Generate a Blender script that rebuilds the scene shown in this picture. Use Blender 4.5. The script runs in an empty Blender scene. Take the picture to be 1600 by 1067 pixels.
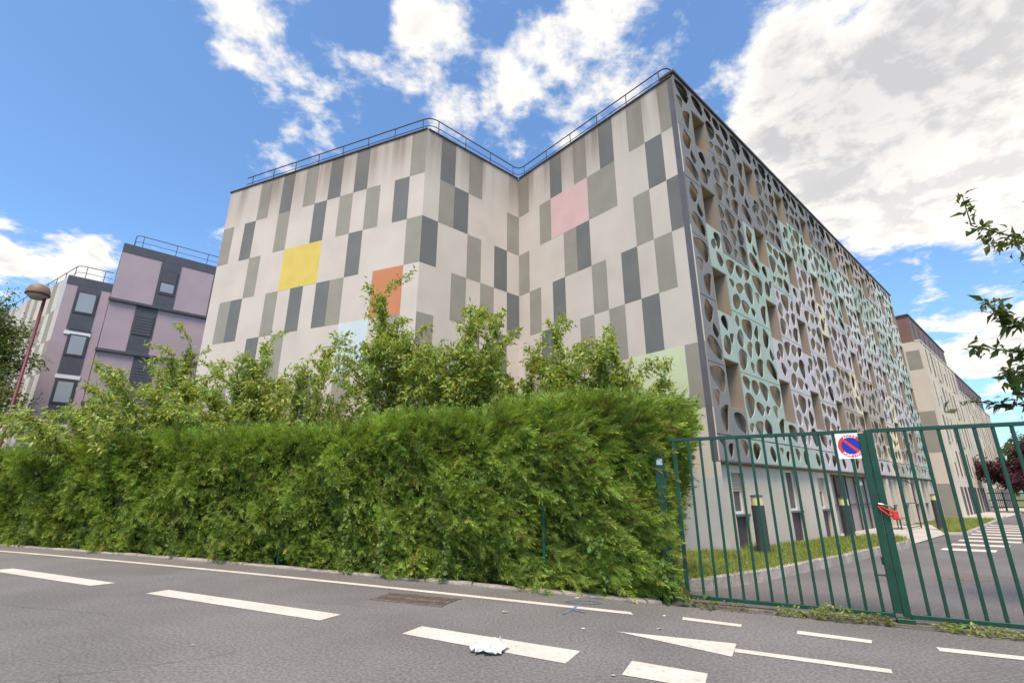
import bpy, bmesh, math, random
import numpy as np
from mathutils import Vector, Matrix
from mathutils.geometry import tessellate_polygon
R = math.radians
scene = bpy.context.scene
COL = scene.collection

# ---------------------------------------------------------------- camera, sky, sun, exposure
cam = bpy.data.cameras.new('Camera'); cam_ob = bpy.data.objects.new('Camera', cam); COL.objects.link(cam_ob)
cam.sensor_width = 36.0; cam.lens = 760.0 / 1600.0 * 36.0
cam.clip_start = 0.05; cam.clip_end = 3000
cam_ob.location = (0, 0, 1.55); cam_ob.rotation_euler = (R(90 + 17.3), 0, 0)
scene.camera = cam_ob

SUN_AZ, SUN_EL = -172.0, 60.0
sl = bpy.data.lights.new('Sun', 'SUN'); sl.energy = 3.5; sl.angle = R(22); sl.color = (1.0, 0.84, 0.64)
so = bpy.data.objects.new('Sun', sl); COL.objects.link(so)
sd = Vector((math.sin(R(SUN_AZ)) * math.cos(R(SUN_EL)), math.cos(R(SUN_AZ)) * math.cos(R(SUN_EL)), math.sin(R(SUN_EL))))
so.rotation_euler = sd.to_track_quat('Z', 'Y').to_euler(); so.location = (0, -5, 30)

world = bpy.data.worlds.new('World'); scene.world = world; world.use_nodes = True
def build_sky():
    nt = world.node_tree; N = nt.nodes; L = nt.links; N.clear()
    def nd(t, **k):
        n = N.new(t)
        for a, b in k.items(): setattr(n, a, b)
        return n
    def math_(op, a, b=None, clamp=False):
        n = nd('ShaderNodeMath', operation=op); n.use_clamp = clamp
        for i, v in enumerate((a, b)):
            if v is None: continue
            if isinstance(v, (int, float)): n.inputs[i].default_value = v
            else: L.new(v, n.inputs[i])
        return n.outputs[0]
    def mapr(v, a, b, c, d, smooth=True):
        n = nd('ShaderNodeMapRange'); n.interpolation_type = 'SMOOTHSTEP' if smooth else 'LINEAR'
        L.new(v, n.inputs[0])
        for i, x in enumerate((a, b, c, d)): n.inputs[i + 1].default_value = x
        return n.outputs[0]
    tc = nd('ShaderNodeTexCoord'); D = tc.outputs['Generated']
    sky = nd('ShaderNodeTexSky', sky_type='NISHITA', sun_disc=False)
    sky.sun_elevation = R(SUN_EL); sky.sun_rotation = R(SUN_AZ)
    sky.air_density = 1.0; sky.dust_density = 1.6; sky.ozone_density = 2.6
    sep = nd('ShaderNodeSeparateXYZ'); L.new(D, sep.inputs[0])
    zc = math_('ADD', math_('MAXIMUM', sep.outputs[2], 0.0), 0.16)
    comb = nd('ShaderNodeCombineXYZ')
    L.new(math_('DIVIDE', sep.outputs[0], zc), comb.inputs[0]); L.new(math_('DIVIDE', sep.outputs[1], zc), comb.inputs[1])
    P = comb.outputs[0]
    def noise(vec, scale, detail, rough, off=(0, 0, 0), dist=0.0):
        mp = nd('ShaderNodeMapping'); mp.inputs['Location'].default_value = off; L.new(vec, mp.inputs[0])
        n = nd('ShaderNodeTexNoise'); L.new(mp.outputs[0], n.inputs['Vector'])
        n.inputs['Scale'].default_value = scale; n.inputs['Detail'].default_value = detail
        n.inputs['Roughness'].default_value = rough; n.inputs['Distortion'].default_value = dist
        return n.outputs[0]
    n1 = noise(P, 6.4, 9, 0.58, (3.1, 1.7, 0.4), 0.2)
    n1b = noise(P, 6.4, 6, 0.58, (3.1, 1.73, 0.37), 0.2)
    n2 = noise(P, 15, 7, 0.65, (7.7, 2.2, 5.0))
    # cloud banks: direction of the centre, angular radius, weight
    banks = [((1215, 215), .16, .40), ((1330, 170), .24, .50), ((1470, 90), .30, .55), ((1590, 30), .26, .42), ((1310, 310), .14, .42), ((1500, 240), .22, .46), ((1400, 290), .16, .30), ((1590, 330), .12, .22),
             ((1190, 105), .09, .26), ((900, 120), .22, .22), ((740, 170), .17, .17), ((800, 20), .20, .10), ((650, 55), .13, .26), ((530, 120), .10, .30), ((590, 100), .06, .2), ((960, 20), .14, .2),
             ((490, 210), .11, .32), ((415, 240), .05, .3), ((350, 25), .16, .46), ((115, 390), .085, .55), ((5, 390), .085, .55), ((62, 380), .05, -.3), ((290, 365), .16, .12), ((1545, 510), .13, .36), ((1590, 560), .1, .2),
             ((1445, 432), .05, .3), ((60, 120), .36, -.36), ((200, 220), .28, -.34), ((560, 40), .12, -.2), ((1075, 60), .14, -.24), ((1460, 420), .12, -.2), ((1330, 40), .10, -.30), ((1560, 400), .10, -.12), ((570, 290), .16, -.16), ((1560, 140), .05, -.25)]
    c, s = math.cos(R(17.3)), math.sin(R(17.3)); acc = None
    for (u, v), r, w in banks:
        if w == 0: continue
        x, z = (u - 800) / 760.0, -(v - 533.5) / 760.0
        d = Vector((x, c - z * s, s + z * c)).normalized()
        vm = nd('ShaderNodeVectorMath', operation='DISTANCE'); L.new(D, vm.inputs[0]); vm.inputs[1].default_value = d
        t = mapr(vm.outputs['Value'], 0.0, r, w, 0.0)
        acc = t if acc is None else math_('ADD', acc, t)
    def dens(a, b):
        q = math_('ADD', math_('MULTIPLY', math_('SUBTRACT', a, 0.5), 1.45), math_('MULTIPLY', math_('SUBTRACT', b, 0.5), 0.55))
        return math_('ADD', q, acc)
    de = dens(n1, n2); de2 = dens(n1b, n2)
    mask = mapr(de, 0.04, 0.36, 0.0, 1.0)
    thick = mapr(de, 0.25, 0.85, 0.0, 1.0)
    rel = mapr(math_('SUBTRACT', de, de2), -0.09, 0.09, 0.0, 1.0, False)
    big = noise(P, 1.1, 3, 0.5, (1.0, 4.0, 2.0))
    ramp = nd('ShaderNodeMix', data_type='RGBA'); ramp.inputs['A'].default_value = (8.8, 8.4, 7.8, 1); ramp.inputs['B'].default_value = (5.2, 5.15, 5.2, 1)
    sh = math_('MULTIPLY', thick, math_('ADD', math_('MULTIPLY', rel, 0.55), math_('MULTIPLY', mapr(big, .36, .70, 0, 1), .55)), True)
    L.new(sh, ramp.inputs['Factor'])
    # deep saturated blue of the photograph: nishita tinted
    tint = nd('ShaderNodeMix', data_type='RGBA', blend_type='MULTIPLY'); tint.inputs['Factor'].default_value = 1.0
    L.new(sky.outputs[0], tint.inputs['A']); tint.inputs['B'].default_value = (SKYT[0], SKYT[1], SKYT[2], 1)
    mx = nd('ShaderNodeMix', data_type='RGBA'); L.new(math_('MULTIPLY', mask, 0.97), mx.inputs['Factor'])
    L.new(tint.outputs['Result'], mx.inputs['A']); L.new(ramp.outputs['Result'], mx.inputs['B'])
    bg = nd('ShaderNodeBackground'); bg.inputs['Strength'].default_value = 0.11; L.new(mx.outputs['Result'], bg.inputs['Color'])
    out = nd('ShaderNodeOutputWorld'); L.new(bg.outputs[0], out.inputs[0])
SKYT = (1.48, 1.86, 2.1)
build_sky()
vs = scene.view_settings; vs.view_transform = 'Standard'; vs.look = 'None'; vs.gamma = 1.0; vs.use_curve_mapping = False
vs.exposure = 0.24

# ---------------------------------------------------------------- helpers
def lin(r, g, b):
    f = lambda v: (v / 255 / 12.92) if v / 255 <= .04045 else ((v / 255 + .055) / 1.055) ** 2.4
    return (f(r), f(g), f(b))
MATS = {}
def mat(name, rgb, rough=0.8, var=0.1, scale=3.0, bump=0.0, bscale=60.0, metal=0.0, dirt=0.0, fine=0.0, spec=0.3, bdist=0.01):
    if name in MATS: return MATS[name]
    m = bpy.data.materials.new(name); m.use_nodes = True; MATS[name] = m
    nt = m.node_tree; N = nt.nodes; L = nt.links; b = N['Principled BSDF']
    b.inputs['Roughness'].default_value = rough; b.inputs['Metallic'].default_value = metal; b.inputs['Specular IOR Level'].default_value = spec
    geo = N.new('ShaderNodeNewGeometry'); pos = geo.outputs['Position']
    def noise(scale, detail=4, sc=(1, 1, 1)):
        mp = N.new('ShaderNodeMapping'); mp.inputs['Scale'].default_value = sc; L.new(pos, mp.inputs[0])
        n = N.new('ShaderNodeTexNoise'); n.inputs['Scale'].default_value = scale; n.inputs['Detail'].default_value = detail; L.new(mp.outputs[0], n.inputs['Vector']); return n.outputs[0]
    def mixc(f, a, bcol, blend='MIX'):
        x = N.new('ShaderNodeMix'); x.data_type = 'RGBA'; x.blend_type = blend
        if isinstance(f, float): x.inputs['Factor'].default_value = f
        else: L.new(f, x.inputs['Factor'])
        for k, v in (('A', a), ('B', bcol)):
            if isinstance(v, tuple): x.inputs[k].default_value = (v[0], v[1], v[2], 1)
            else: L.new(v, x.inputs[k])
        return x.outputs['Result']
    def mapr(v, a, bb, c=0.0, d=1.0):
        n = N.new('ShaderNodeMapRange'); n.interpolation_type = 'SMOOTHSTEP'; L.new(v, n.inputs[0])
        for i, q in enumerate((a, bb, c, d)): n.inputs[i + 1].default_value = q
        return n.outputs[0]
    lo = tuple(v * (1 - var) for v in rgb); hi = tuple(min(1, v * (1 + var)) for v in rgb)
    c = mixc(mapr(noise(scale), .3, .7), lo, hi)
    if fine:
        c = mixc(mapr(noise(bscale, 2), .35, .65), tuple(v * 0 for v in rgb), c) if False else mixc(fine, c, mixc(mapr(noise(bscale * .45, 5), .32, .68), (0.45, 0.45, 0.45), (1.55, 1.55, 1.55)), 'MULTIPLY')
    if dirt:
        sep = N.new('ShaderNodeSeparateXYZ'); L.new(pos, sep.inputs[0])
        top = mapr(sep.outputs[2], 12.4, 15.6)
        st = mapr(noise(1.0, 4, (1.6, 1.6, .12)), .30, .72, .25, 1.0)
        mm = N.new('ShaderNodeMath'); mm.operation = 'MULTIPLY'; L.new(top, mm.inputs[0]); L.new(st, mm.inputs[1])
        m2 = N.new('ShaderNodeMath'); m2.operation = 'MULTIPLY'; L.new(mm.outputs[0], m2.inputs[0]); m2.inputs[1].default_value = dirt
        c = mixc(m2.outputs[0], c, lin(112, 98, 84))
        bt = mapr(noise(1.0, 5, (.5, .5, .5)), .5, .75, 0, .18)
        c = mixc(bt, c, lin(150, 138, 124))
    L.new(c, b.inputs['Base Color'])
    if bump:
        bn = N.new('ShaderNodeBump'); bn.inputs['Strength'].default_value = bump; bn.inputs['Distance'].default_value = bdist
        L.new(noise(bscale, 3), bn.inputs['Height']); L.new(bn.outputs[0], b.inputs['Normal'])
    return m
def leaf_mat(name, rough=.55, trans=.3):
    m = bpy.data.materials.new(name); m.use_nodes = True; nt = m.node_tree; N = nt.nodes; L = nt.links; b = N['Principled BSDF']
    at = N.new('ShaderNodeAttribute'); at.attribute_name = 'Col'
    L.new(at.outputs['Color'], b.inputs['Base Color']); b.inputs['Roughness'].default_value = rough; b.inputs['Specular IOR Level'].default_value = .35
    tr = N.new('ShaderNodeBsdfTranslucent'); mu = N.new('ShaderNodeMix'); mu.data_type = 'RGBA'; mu.blend_type = 'MULTIPLY'; mu.inputs['Factor'].default_value = 1
    L.new(at.outputs['Color'], mu.inputs['A']); mu.inputs['B'].default_value = (1.5, 1.5, .6, 1); L.new(mu.outputs['Result'], tr.inputs['Color'])
    mx = N.new('ShaderNodeMixShader'); mx.inputs[0].default_value = trans; L.new(b.outputs[0], mx.inputs[1]); L.new(tr.outputs[0], mx.inputs[2])
    L.new(mx.outputs[0], N['Material Output'].inputs[0]); return m
def glass_mat(name, rgb, rough=.05):
    m = mat(name, rgb, rough, .05, 1.0, spec=.8); return m

def tag(o, label=None, cat=None, group=None, kind=None):
    if label: o['label'] = label
    if cat: o['category'] = cat
    if group: o['group'] = group
    if kind: o['kind'] = kind
    return o
def empty(name, loc, label, cat, group=None, rz=0):
    o = bpy.data.objects.new(name, None); COL.objects.link(o); o.location = loc; o.rotation_euler = (0, 0, rz); o.empty_display_size = .2
    return tag(o, label, cat, group)
def link(name, me, m=None, parent=None):
    o = bpy.data.objects.new(name, me); COL.objects.link(o)
    if m is not None and not me.materials: me.materials.append(m)
    elif m is not None and me.materials[0] != m: o.material_slots[0].link = 'OBJECT'; o.material_slots[0].material = m
    if parent is not None:
        o.parent = parent
        # geometry is written in world coordinates: keep it there
        o.matrix_parent_inverse = PINV(parent)
    return o
def PINV(p):
    M = Matrix.Identity(4); q = p
    chain = []
    while q is not None: chain.append(q); q = q.parent
    for q in reversed(chain):
        B = Matrix.LocRotScale(q.location, q.rotation_euler, q.scale)
        M = M @ (q.matrix_parent_inverse @ B if q.parent else B)
    return M.inverted()
class MB:
    def __init__(s): s.v = []; s.f = []
    def add(s, vs, fs):
        n = len(s.v); s.v += [tuple(v) for v in vs]; s.f += [tuple(i + n for i in f) for f in fs]; return s
    def quad(s, *p): return s.add(p, [tuple(range(len(p)))])
    def hexa(s, p):  # 8 points: bottom 0-3 ccw, top 4-7
        return s.add(p, [(3, 2, 1, 0), (4, 5, 6, 7), (0, 1, 5, 4), (1, 2, 6, 5), (2, 3, 7, 6), (3, 0, 4, 7)])
    def box(s, x0, x1, y0, y1, z0, z1):
        return s.hexa([(x0, y0, z0), (x1, y0, z0), (x1, y1, z0), (x0, y1, z0), (x0, y0, z1), (x1, y0, z1), (x1, y1, z1), (x0, y1, z1)])
    def fbox(s, F, s0, s1, z0, z1, o0, o1):  # box in a wall frame
        return s.hexa([F.p(s0, z0, o0), F.p(s1, z0, o0), F.p(s1, z0, o1), F.p(s0, z0, o1), F.p(s0, z1, o0), F.p(s1, z1, o0), F.p(s1, z1, o1), F.p(s0, z1, o1)])
    def tube(s, pts, r, n=6, cap=True):
        pts = [Vector(p) for p in pts]; rr = r if isinstance(r, (list, tuple)) else [r] * len(pts); rings = []
        up = Vector((0, 0, 1))
        for i, p in enumerate(pts):
            d = (pts[min(i + 1, len(pts) - 1)] - pts[max(i - 1, 0)]).normalized()
            a = d.cross(up if abs(d.z) < .95 else Vector((1, 0, 0))).normalized(); b = a.cross(d)
            rings.append([p + (a * math.cos(2 * math.pi * k / n) + b * math.sin(2 * math.pi * k / n)) * rr[i] for k in range(n)])
        base = len(s.v); s.v += [tuple(v) for rg in rings for v in rg]
        for i in range(len(pts) - 1):
            for k in range(n):
                a = base + i * n + k; b = base + i * n + (k + 1) % n
                s.f.append((a, b, b + n, a + n))
        if cap: s.f.append(tuple(base + k for k in range(n))[::-1]); s.f.append(tuple(base + (len(pts) - 1) * n + k for k in range(n)))
        return s
    def lathe(s, cx, cy, prof, n=20):
        base = len(s.v)
        for r, z in prof: s.v += [(cx + r * math.cos(2 * math.pi * k / n), cy + r * math.sin(2 * math.pi * k / n), z) for k in range(n)]
        for i in range(len(prof) - 1):
            for k in range(n):
                a = base + i * n + k; b = base + i * n + (k + 1) % n; s.f.append((a, b, b + n, a + n))
        return s
    def prism(s, poly, z0, z1):
        n = len(poly); s.add([(x, y, z0) for x, y in poly] + [(x, y, z1) for x, y in poly], [tuple(range(n))[::-1], tuple(range(n, 2 * n))] + [(i, (i + 1) % n, (i + 1) % n + n, i + n) for i in range(n)]); return s
    def mesh(s, name, bevel=0, smooth=False):
        me = bpy.data.meshes.new(name); me.from_pydata(s.v, [], s.f)
        bm = bmesh.new(); bm.from_mesh(me)
        bmesh.ops.recalc_face_normals(bm, faces=bm.faces)
        if bevel: bmesh.ops.bevel(bm, geom=[e for e in bm.edges if e.is_manifold], offset=bevel, segments=1, affect='EDGES', clamp_overlap=True)
        bm.to_mesh(me); bm.free()
        if smooth: me.polygons.foreach_set('use_smooth', [True] * len(me.polygons))
        me.update(); return me
    def build(s, name, m, parent=None, bevel=0, smooth=False):
        return link(name, s.mesh(name, bevel, smooth), m, parent)
class Frame:
    def __init__(s, o, deg, n): s.o = Vector((o[0], o[1])); a = R(deg); s.d = Vector((math.sin(a), math.cos(a))); s.n = Vector(n)
    def p(s, t, z, o=0.0): q = s.o + s.d * t + s.n * o; return (q.x, q.y, z)
def np_mesh(name, V, T, colors=None, m=None, parent=None, smooth=False):
    me = bpy.data.meshes.new(name); V = np.ascontiguousarray(V, dtype=np.float32); T = np.ascontiguousarray(T, dtype=np.int32); k = T.shape[1]
    me.vertices.add(len(V)); me.vertices.foreach_set('co', V.ravel())
    me.loops.add(T.size); me.loops.foreach_set('vertex_index', T.ravel())
    me.polygons.add(len(T)); me.polygons.foreach_set('loop_start', np.arange(0, T.size, k, dtype=np.int32))
    try: me.polygons.foreach_set('loop_total', np.full(len(T), k, dtype=np.int32))
    except Exception: pass
    if colors is not None:
        at = me.color_attributes.new('Col', 'FLOAT_COLOR', 'POINT'); c4 = np.ones((len(V), 4), np.float32); c4[:, :3] = colors; at.data.foreach_set('color', c4.ravel())
    me.update(calc_edges=True)
    if smooth: me.polygons.foreach_set('use_smooth', np.ones(len(T), dtype=bool))
    return link(name, me, m, parent)
def unit(a): return a / np.maximum(np.linalg.norm(a, axis=-1, keepdims=True), 1e-9)
# ---------------------------------------------------------------- materials
M_ASPH = mat('asphalt', (0.186, 0.166, 0.151), .9, .13, .5, .6, 70, fine=.5, bdist=.006)
M_ASPH2 = mat('driveway_asphalt', (0.165, 0.147, 0.140), .9, .14, .5, .6, 70, fine=.42, bdist=.006)
def paint_mat():
    m = mat('road_paint', lin(216, 202, 187), .75, .07, 2.0, .3, 90, fine=.12, bdist=.004)
    nt = m.node_tree; N = nt.nodes; L = nt.links; b = N['Principled BSDF']; src = b.inputs['Base Color'].links[0].from_socket
    geo = N.new('ShaderNodeNewGeometry'); n = N.new('ShaderNodeTexNoise'); n.inputs['Scale'].default_value = 14; n.inputs['Detail'].default_value = 8; n.inputs['Roughness'].default_value = .75; L.new(geo.outputs['Position'], n.inputs['Vector'])
    r = N.new('ShaderNodeMapRange'); L.new(n.outputs[0], r.inputs[0]); r.inputs[1].default_value = .55; r.inputs[2].default_value = .70; r.inputs[3].default_value = 0; r.inputs[4].default_value = .75
    x = N.new('ShaderNodeMix'); x.data_type = 'RGBA'; L.new(r.outputs[0], x.inputs['Factor']); L.new(src, x.inputs['A']); x.inputs['B'].default_value = (.15, .14, .13, 1); L.new(x.outputs['Result'], b.inputs['Base Color']); return m
M_PAINT = paint_mat()
M_KERB = mat('kerb_concrete', lin(168, 156, 146), .9, .2, 2.5, .4, 50, fine=.3)
M_SOIL = mat('soil', lin(96, 82, 66), .95, .35, 4, .8, 30)
M_GRASSG = mat('lawn_ground', lin(132, 140, 66), .95, .35, 3, .8, 30)
M_WALL = mat('render_cream', lin(203, 190, 178), .85, .035, .8, .12, 30, dirt=.85)
M_TL = mat('paint_light_grey', lin(150, 143, 131), .85, .05, 1.5, .12, 30, dirt=.7)
M_TD = mat('paint_dark_grey', lin(112, 111, 109), .85, .05, 1.5, .12, 30, dirt=.6)
M_TY = mat('paint_yellow', lin(214, 186, 98), .85, .05, 1.5, .12, 30, dirt=.3)
M_TO = mat('paint_orange', lin(196, 128, 92), .85, .05, 1.5, .12, 30, dirt=.3)
M_TB = mat('paint_pale_blue', lin(200, 208, 210), .85, .04, 1.5, .12, 30)
M_TP = mat('paint_pink', lin(212, 176, 170), .85, .04, 1.5, .12, 30, dirt=.3)
M_TG = mat('paint_pale_green', lin(202, 207, 170), .85, .04, 1.5, .12, 30)
M_TS = mat('paint_blue_grey', lin(184, 183, 186), .85, .04, 1.5, .12, 30)
M_BASE = mat('render_beige', lin(192, 180, 166), .85, .05, .9, .12, 30)
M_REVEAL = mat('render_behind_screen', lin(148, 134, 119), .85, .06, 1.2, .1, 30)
M_COPE = mat('coping_brown', lin(84, 70, 62), .5, .1, 2, metal=.0)
M_RAIL = mat('railing_dark', lin(88, 70, 60), .5, .1, 4)
M_ANTH = mat('anthracite', lin(82, 82, 88), .55, .08, 2)
M_DARK = mat('dark_panel', lin(74, 66, 68), .5, .1, 2)
M_LILAC = mat('lilac_render', lin(176, 155, 160), .85, .05, .7, .1, 30)
M_WHITE = mat('white_pvc', lin(225, 224, 222), .4, .04, 2)
M_GLASS = mat('window_glass', lin(92, 86, 80), .18, .1, 1.0, spec=.4)
M_SLIT = mat('slit_window_glass', lin(104, 94, 88), .5, .2, .7, spec=.15)
M_GLASSL = glass_mat('window_glass_pale', lin(150, 152, 156), .3)
M_SHUT = mat('roller_shutter', lin(176, 163, 146), .6, .06, 2)
M_BROWN = mat('brown_cladding', lin(128, 96, 86), .6, .08, .8)
M_GREEN = mat('gate_green', lin(15, 64, 47), .35, .14, 6, .1, 40, spec=.5)
M_GREENF = mat('fence_green', lin(24, 74, 62), .45, .14, 6)
M_TRIM = mat('screen_trim', lin(98, 94, 98), .5, .1, 2)
PANEL = {'G': mat('screen_grey_lilac', lin(130, 125, 121), .6, .05, .9), 'M': mat('screen_mint', lin(164, 176, 163), .6, .05, .9), 'L': mat('screen_lilac', lin(190, 181, 181), .6, .05, .9),
         'T': mat('screen_taupe', lin(170, 156, 145), .6, .05, .9), 'Y': mat('screen_cream', lin(216, 200, 170), .6, .05, .9), 'P': mat('screen_pale', lin(192, 196, 188), .6, .05, .9)}
rnd = random.Random(5)

# ---------------------------------------------------------------- ground, road, markings
g = MB().quad((-260, -120, -.03), (300, -120, -.03), (300, 400, -.03), (-260, 400, -.03)).build('ground', mat('rough_ground', lin(112, 108, 70), .95, .35, .35, .6, 8)); tag(g, 'rough grassy earth under hedge, lawns and buildings', 'ground', kind='structure')
def yk(x, c=9.1): return c - .507 * x - .0034 * x * x
def nrm(x): v = Vector((.507 + .0068 * x, 1.0)); return v.normalized()
def strip(x0, x1, c0, c1, z, n=60):
    m = MB()
    xs = [x0 + (x1 - x0) * i / n for i in range(n + 1)]
    for a, b in zip(xs, xs[1:]): m.quad((a, yk(a, c0), z), (b, yk(b, c0), z), (b, yk(b, c1), z), (a, yk(a, c1), z))
    return m
road = strip(-60, 40, -4.5, 9.12, 0.0).build('road', M_ASPH); tag(road, 'grey asphalt road with white painted lines along the hedge', 'road', kind='structure')
# forecourt behind the gate
C = Vector((5.586, 13.400)); dA4 = Vector((math.sin(R(48.2)), math.cos(R(48.2)))); dA3 = Vector((-dA4.y, dA4.x)); nF4 = -dA3
drive = MB().quad((1.9, 8.1, .004), (8.9, 4.4, .004), (58, 48, .004), (51.5, 53, .004), (27.3, 30.2, .004), (2.2, 8.9, .004)).build('driveway', M_ASPH2); tag(drive, 'dark asphalt driveway behind the green gate', 'driveway', kind='structure')
def mark(name, pts, z=.005): return MB().quad(*[(x, y, z) for x, y in pts]).build(name, M_PAINT, road)
mark('lane_dash', [(-10.95, 11.15), (-10.76, 11.46), (-7.16, 9.68), (-7.38, 9.40)])
mark('lane_dash', [(-15.6, 13.35), (-15.4, 13.66), (-12.2, 12.15), (-12.4, 11.84)])
mark('lane_dash', [(-5.92, 8.72), (-5.77, 9.03), (-2.28, 7.29), (-2.45, 6.97)])
mark('lane_dash', [(-1.27, 6.36), (-1.10, 6.69), (0.70, 5.71), (0.51, 5.33)])
mark('lane_dash', [(0.98, 5.03), (1.16, 5.41), (1.76, 5.06), (1.59, 4.70)])
mark('lane_dash', [(2.35, 4.22), (2.55, 4.6), (4.2, 3.6), (4.0, 3.25)])
m = MB()
xs = [-40 + i * (1.62 + 40) / 70 for i in range(71)]
for a, b in zip(xs, xs[1:]): m.quad((a, yk(a, 8.10), .005), (b, yk(b, 8.10), .005), (b, yk(b, 8.26), .005), (a, yk(a, 8.26), .005))
m.build('edge_line', M_PAINT, road)
mark('give_way_dash', [(2.24, 7.15), (2.84, 6.77), (2.77, 6.65), (2.18, 7.01)]); mark('give_way_dash', [(3.37, 6.49), (3.97, 6.10), (3.88, 5.98), (3.28, 6.35)]); mark('give_way_dash', [(4.47, 5.85), (5.10, 5.53), (5.00, 5.41), (4.39, 5.71)])
mark('arrow_head', [(1.22, 6.46), (2.42, 5.97), (2.18, 5.53)]); mark('arrow_shaft', [(2.33, 5.80), (3.49, 5.17), (3.42, 5.06), (2.27, 5.68)])
M_SEAM = mat('bitumen_seam', (.085, .078, .074), .8, .2, 6)
def crack(pts, w, z):
    m = MB()
    for i, ((a, b), (c_, d)) in enumerate(zip(pts, pts[1:])):
        t = Vector((c_ - a, d - b)).normalized(); nn = Vector((-t.y, t.x)) * w * (1 if i % 2 else .6); m.quad((a + nn.x, b + nn.y, z), (a - nn.x, b - nn.y, z), (c_ - nn.x, d - nn.y, z), (c_ + nn.x, d + nn.y, z))
    m.build('crack', M_SEAM, road)
_q = random.Random(3)
for x0, y0, dx, dy, n in ((-4.6, 4.6, .22, .13, 9), (-3.3, 4.4, -.16, .12, 6), (-1.7, 7.55, -.35, .16, 5), (-7.4, 7.9, .3, -.1, 8), (2.5, 4.0, .2, .1, 7)):
    pts = []
    for i in range(n): pts.append((x0 + dx * i + _q.uniform(-.06, .06), y0 + dy * i + _q.uniform(-.06, .06)))
    crack(pts, .003, .0045)
# blue spray-paint mark of the surveyors
bl = mat('blue_spray', lin(104, 122, 146), .85, .2, 8, fine=.4)
m = MB(); ring = []
for i in range(24):
    a = 2 * math.pi * i / 24; ring.append((1.06 + .27 * math.cos(a), 8.06 - .04 * math.cos(a) + .10 * math.sin(a)))
def ribbon(m, pts, w, z):
    for (a, b), (c_, d) in zip(pts, pts[1:]):
        t = Vector((c_ - a, d - b)).normalized() * w; n = Vector((-t.y, t.x)); m.quad((a + n.x, b + n.y, z), (a - n.x, b - n.y, z), (c_ - n.x, d - n.y, z), (c_ + n.x, d + n.y, z))
ribbon(m, ring[2:] + ring[:1], .016, .0075); ribbon(m, [(1.0, 7.95), (.86, 7.62), (.68, 7.3)], .02, .0065); ribbon(m, [(.84, 7.55), (.99, 7.4)], .02, .0085)
m.build('spray_mark', bl, road)
# rusty storm drain in the road
dr = empty('storm_drain', (-1.5, 8.3, 0), 'rusty brown storm drain grating set in the asphalt', 'drain')
M_RUST = mat('rusty_iron', lin(116, 102, 90), .8, .25, 9, .3, 60)
gp = [Vector((-2.16, 8.28)), Vector((-1.98, 8.79)), Vector((-.80, 8.28)), Vector((-1.02, 7.76))]
def gpt(u, v, z): q = gp[0] * (1 - u) * (1 - v) + gp[3] * u * (1 - v) + gp[2] * u * v + gp[1] * (1 - u) * v; return (q.x, q.y, z)
MB().quad(gpt(0, 0, .003), gpt(1, 0, .003), gpt(1, 1, .003), gpt(0, 1, .003)).build('pit', mat('drain_pit', (.035, .03, .027), .9), dr)
def gbar(u0, u1, v0, v1, z0=.003, z1=.009): return MB().hexa([gpt(u0, v0, z0), gpt(u1, v0, z0), gpt(u1, v1, z0), gpt(u0, v1, z0), gpt(u0, v0, z1), gpt(u1, v0, z1), gpt(u1, v1, z1), gpt(u0, v1, z1)])
for i in range(22): gbar(.02 + i * .045, .045 + i * .045, .04, .46).build('bar', M_RUST, dr); gbar(.02 + i * .045, .045 + i * .045, .54, .96).build('bar', M_RUST, dr)
for a in ((-.02, 1.02, -.04, .04), (-.02, 1.02, .96, 1.04), (0, 1, .46, .54)): gbar(*a, z1=.0105).build('rim', M_RUST, dr)
# flush concrete edging in front of the hedge
kb = bpy.data.objects.new('kerb_edging', None); COL.objects.link(kb); tag(kb, 'pale concrete edging stones along the foot of the hedge', 'kerb', kind='structure')
x = -34.0
while x < 2.1:
    x1 = min(x + .9, 2.2); m = MB(); z = .035 + rnd.uniform(-.008, .008); dy = rnd.uniform(-.012, .012)
    pa = [(x + .006, yk(x, 9.04) + dy), (x1 - .006, yk(x1, 9.04) + dy), (x1 - .006, yk(x1, 9.24) + dy), (x + .006, yk(x, 9.24) + dy)]
    m.prism(pa, -.02, z).build('edging_stone', M_KERB, kb, .008); x = x1
# kerb and lawn strip along the decorated facade
kl = [(2.35, 8.62), (3.4, 9.02), (4.52, 9.75), (6.7, 11.42), (7.4, 11.95), (9.78, 13.95), (11.7, 15.5), (12.4, 16.3), (12.7, 17.2)]
lawn_pts = kl + [(10.8, 17.6), (8, 15.4), (5.5, 13.4), (2.2, 14.5), (-1.5, 12.6), (2.2, 9.6)]
lw = MB().quad(*[(x, y, .15) for x, y in lawn_pts]).build('lawn', M_GRASSG); tag(lw, 'mown grass strip between the driveway kerb and the patterned facade', 'lawn', kind='structure')
kr = bpy.data.objects.new('driveway_kerb', None); COL.objects.link(kr); tag(kr, 'concrete kerb stones between the driveway and the grass strip', 'kerb', kind='structure')
def kerb_run(pts, w, z, par, step=1.0):
    for (a, b) in zip(pts, pts[1:]):
        a = Vector(a); b = Vector(b); Ls = (b - a).length; n = max(1, round(Ls / step)); t = (b - a) / Ls; nn = Vector((-t.y, t.x))
        for i in range(n):
            p = a + t * (Ls * i / n + .006); q = a + t * (Ls * (i + 1) / n - .006); e = nn * w
            MB().prism([(p.x, p.y), (q.x, q.y), (q.x + e.x, q.y + e.y), (p.x + e.x, p.y + e.y)], -.02, z + rnd.uniform(-.006, .006)).build('kerb_stone', M_KERB, par, .012)
kerb_run(kl, .14, .19, kr)
l2 = [(17.0, 20.45), (17.5, 20.3), (29.3, 31.3), (27.5, 32.3), (21.2, 26.2)]
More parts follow.
